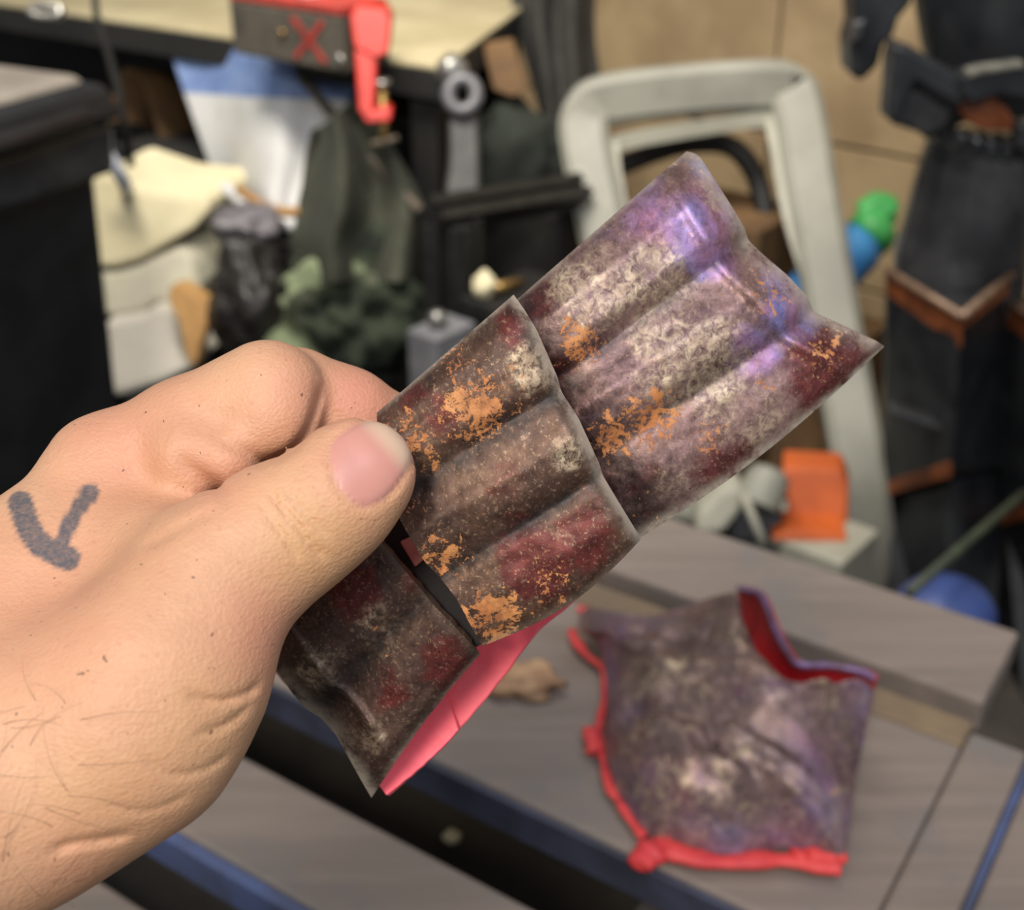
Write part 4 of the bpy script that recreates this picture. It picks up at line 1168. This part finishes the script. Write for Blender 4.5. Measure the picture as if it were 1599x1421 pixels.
for _ in range(2):
    g = grad(hand, hv)
    gl = np.linalg.norm(g, axis=1, keepdims=True) + 1e-6
    hv = hv - np.clip(hand(hv), -0.0006, 0.0006)[:, None] * g / np.maximum(gl * gl, 0.25)
g = grad(hand, hv)
gn = g / (np.linalg.norm(g, axis=1, keepdims=True) + 1e-9)
hpx, hpy = proj(hv)
front = gn[:, 2] > 0.05
worldv = CAM + hv[:, :1] * RT + hv[:, 1:2] * UP - hv[:, 2:3] * FW
def sstep(x, a, b):
    t = np.clip((x - a) / (b - a), 0, 1)
    return t * t * (3 - 2 * t)
tat = np.maximum(1 - sstep(seg2(hpx, hpy, sp([(32, 786), (44, 822), (66, 852), (106, 872)])), 17, 22),
                 np.maximum(1 - sstep(seg2(hpx, hpy, sp([(142, 768), (128, 786), (112, 812), (98, 846)])), 10, 14),
                            1 - sstep(np.hypot((hpx - 138), (hpy - 772)), 13, 19)))
tat = np.where(front & (-hv[:, 2] < 0.275), tat, 0)
nail = np.where(front & (-hv[:, 2] < 0.252), 1 - sstep(nail_sd(hpx, hpy), -3, 1), 0)
tip = np.where(nail > 0, sstep((hpx - 545) * 0.75 - (hpy - 700) * 0.66, 28, 62), 0)
blush = np.zeros(len(hv))
for bx, by, br, ba in ((590, 700, 110, .5), (470, 620, 90, .5), (560, 610, 70, .9), (350, 740, 80, .5), (170, 690, 110, .5), (420, 1000, 90, .6), (60, 960, 160, .35), (110, 1340, 70, .4), (270, 640, 80, .3)):
    blush = np.maximum(blush, ba * np.exp(-((hpx - bx) ** 2 + (hpy - by) ** 2) / br ** 2))
yellow = np.zeros(len(hv))
for bx, by, br, ba in ((490, 850, 90, .9), (430, 780, 60, .4), (340, 1150, 130, .5), (140, 1240, 120, .4), (600, 800, 50, .5)):
    yellow = np.maximum(yellow, ba * np.exp(-((hpx - bx) ** 2 + (hpy - by) ** 2) / br ** 2))

def skin():
    t = NT('skin')
    c = t.mix(t.step(t.noise(45, 4, 0.6), 0.3, 0.7), lin(204, 154, 119), lin(216, 168, 131))
    c = t.mix(t.math('MULTIPLY', t.attr('blush'), 0.75), c, lin(216, 142, 120))
    c = t.mix(t.math('MULTIPLY', t.attr('yellow'), 0.6), c, lin(206, 162, 112))
    c = t.mix(t.math('MULTIPLY', t.step(t.noise(700, 2, 0.5), 0.6, 0.75), 0.25), c, lin(186, 118, 92))
    sp_ = t.math('MULTIPLY', t.step(t.noise(640, 1, 0.4), 0.765, 0.775), 0.7)
    c = t.mix(sp_, c, lin(92, 62, 50))
    tt = t.math('MULTIPLY', t.attr('tattoo'), t.ramp(t.noise(900, 3, 0.7), [(0.3, (0.7, 0.7, 0.7, 1)), (0.6, (0.95, 0.95, 0.95, 1))]))
    c = t.mix(tt, c, lin(84, 86, 92))
    nc = t.mix(t.attr('nailtip'), lin(206, 146, 132), lin(224, 192, 164))
    c = t.mix(t.attr('nail'), c, nc)
    # fine relief: creases run across the hand, pores everywhere
    wr = t.noise(420, 6, 0.7, t.coord((0.45, 1.0, 1.5), (0.3, 0.5, 0.0)), 0.4)
    cell = t.voro(1150, t.coord((1, 1.0, 1.25), (0, 0, 0.5)))
    h = t.math('ADD', t.math('MULTIPLY', wr, 1.0), t.math('MULTIPLY', cell, 0.5))
    h = t.math('MULTIPLY', h, t.math('SUBTRACT', 1.0, t.math('MULTIPLY', t.attr('nail'), 0.93)))
    r = t.math('SUBTRACT', 0.52, t.math('MULTIPLY', t.attr('nail'), 0.1))
    b = t.b
    b.inputs['Subsurface Weight'].default_value = 0.25
    b.inputs['Subsurface Radius'].default_value = (1.0, 0.4, 0.25)
    b.inputs['Subsurface Scale'].default_value = 0.0022
    return t.out(c, r, 0.0, t.bump(h, 0.36, 0.0007))
M['skin'] = skin()
person = mk('person', worldv, hf, M['skin'], None, True, fix=False)
tag(person, 'left hand and forearm with dark line tattoo, thumb pinching the armour plates', 'person')
for k, arr in (('tattoo', tat), ('nail', nail), ('nailtip', tip), ('blush', blush), ('yellow', yellow)):
    at = person.data.attributes.new(k, 'FLOAT', 'POINT')
    at.data.foreach_set('value', arr.astype(np.float32))
# forearm hairs: one strand bundle grown from the skin
rng = np.random.default_rng(5)
cand = np.where(front & (hpx > -60) & (hpx < 130) & (hpy > 1080) & (hpy < 1420))[0]
hvs, hfs = [], []
for i in rng.choice(cand, 46, replace=False):
    p = hv[i].copy(); nn = gn[i]
    ang = rng.uniform(-0.6, 2.2)
    tdir = np.array([math.cos(ang), math.sin(ang) * 0.8, 0.0])
    tdir -= nn * (tdir @ nn); tdir /= np.linalg.norm(tdir)
    side = np.cross(nn, tdir)
    ln = rng.uniform(0.006, 0.016); cv = rng.uniform(-2.2, 2.2)
    base = len(hvs); m = 9
    for k in range(m):
        f = k / (m - 1)
        q = p + tdir * ln * f + side * ln * cv * 0.4 * f * f + nn * (0.0009 * math.sin(math.pi * min(f * 1.1, 1)) + 0.0001)
        r = 0.000042 * (1 - 0.7 * f)
        for a in range(3):
            t = 2 * math.pi * a / 3
            hvs.append(q + r * (math.cos(t) * side + math.sin(t) * nn))
    for k in range(m - 1):
        for a in range(3):
            hfs.append((base + k * 3 + a, base + k * 3 + (a + 1) % 3, base + (k + 1) * 3 + (a + 1) % 3, base + (k + 1) * 3 + a))
hvs = np.array(hvs)
hw = CAM + hvs[:, :1] * RT + hvs[:, 1:2] * UP - hvs[:, 2:3] * FW
hair = mk('arm_hair', hw, hfs, pm('brown_hair', (92, 62, 44), (70, 48, 36), 50, 0.5, bump=0), person, True)
hair['kind'] = 'stuff'
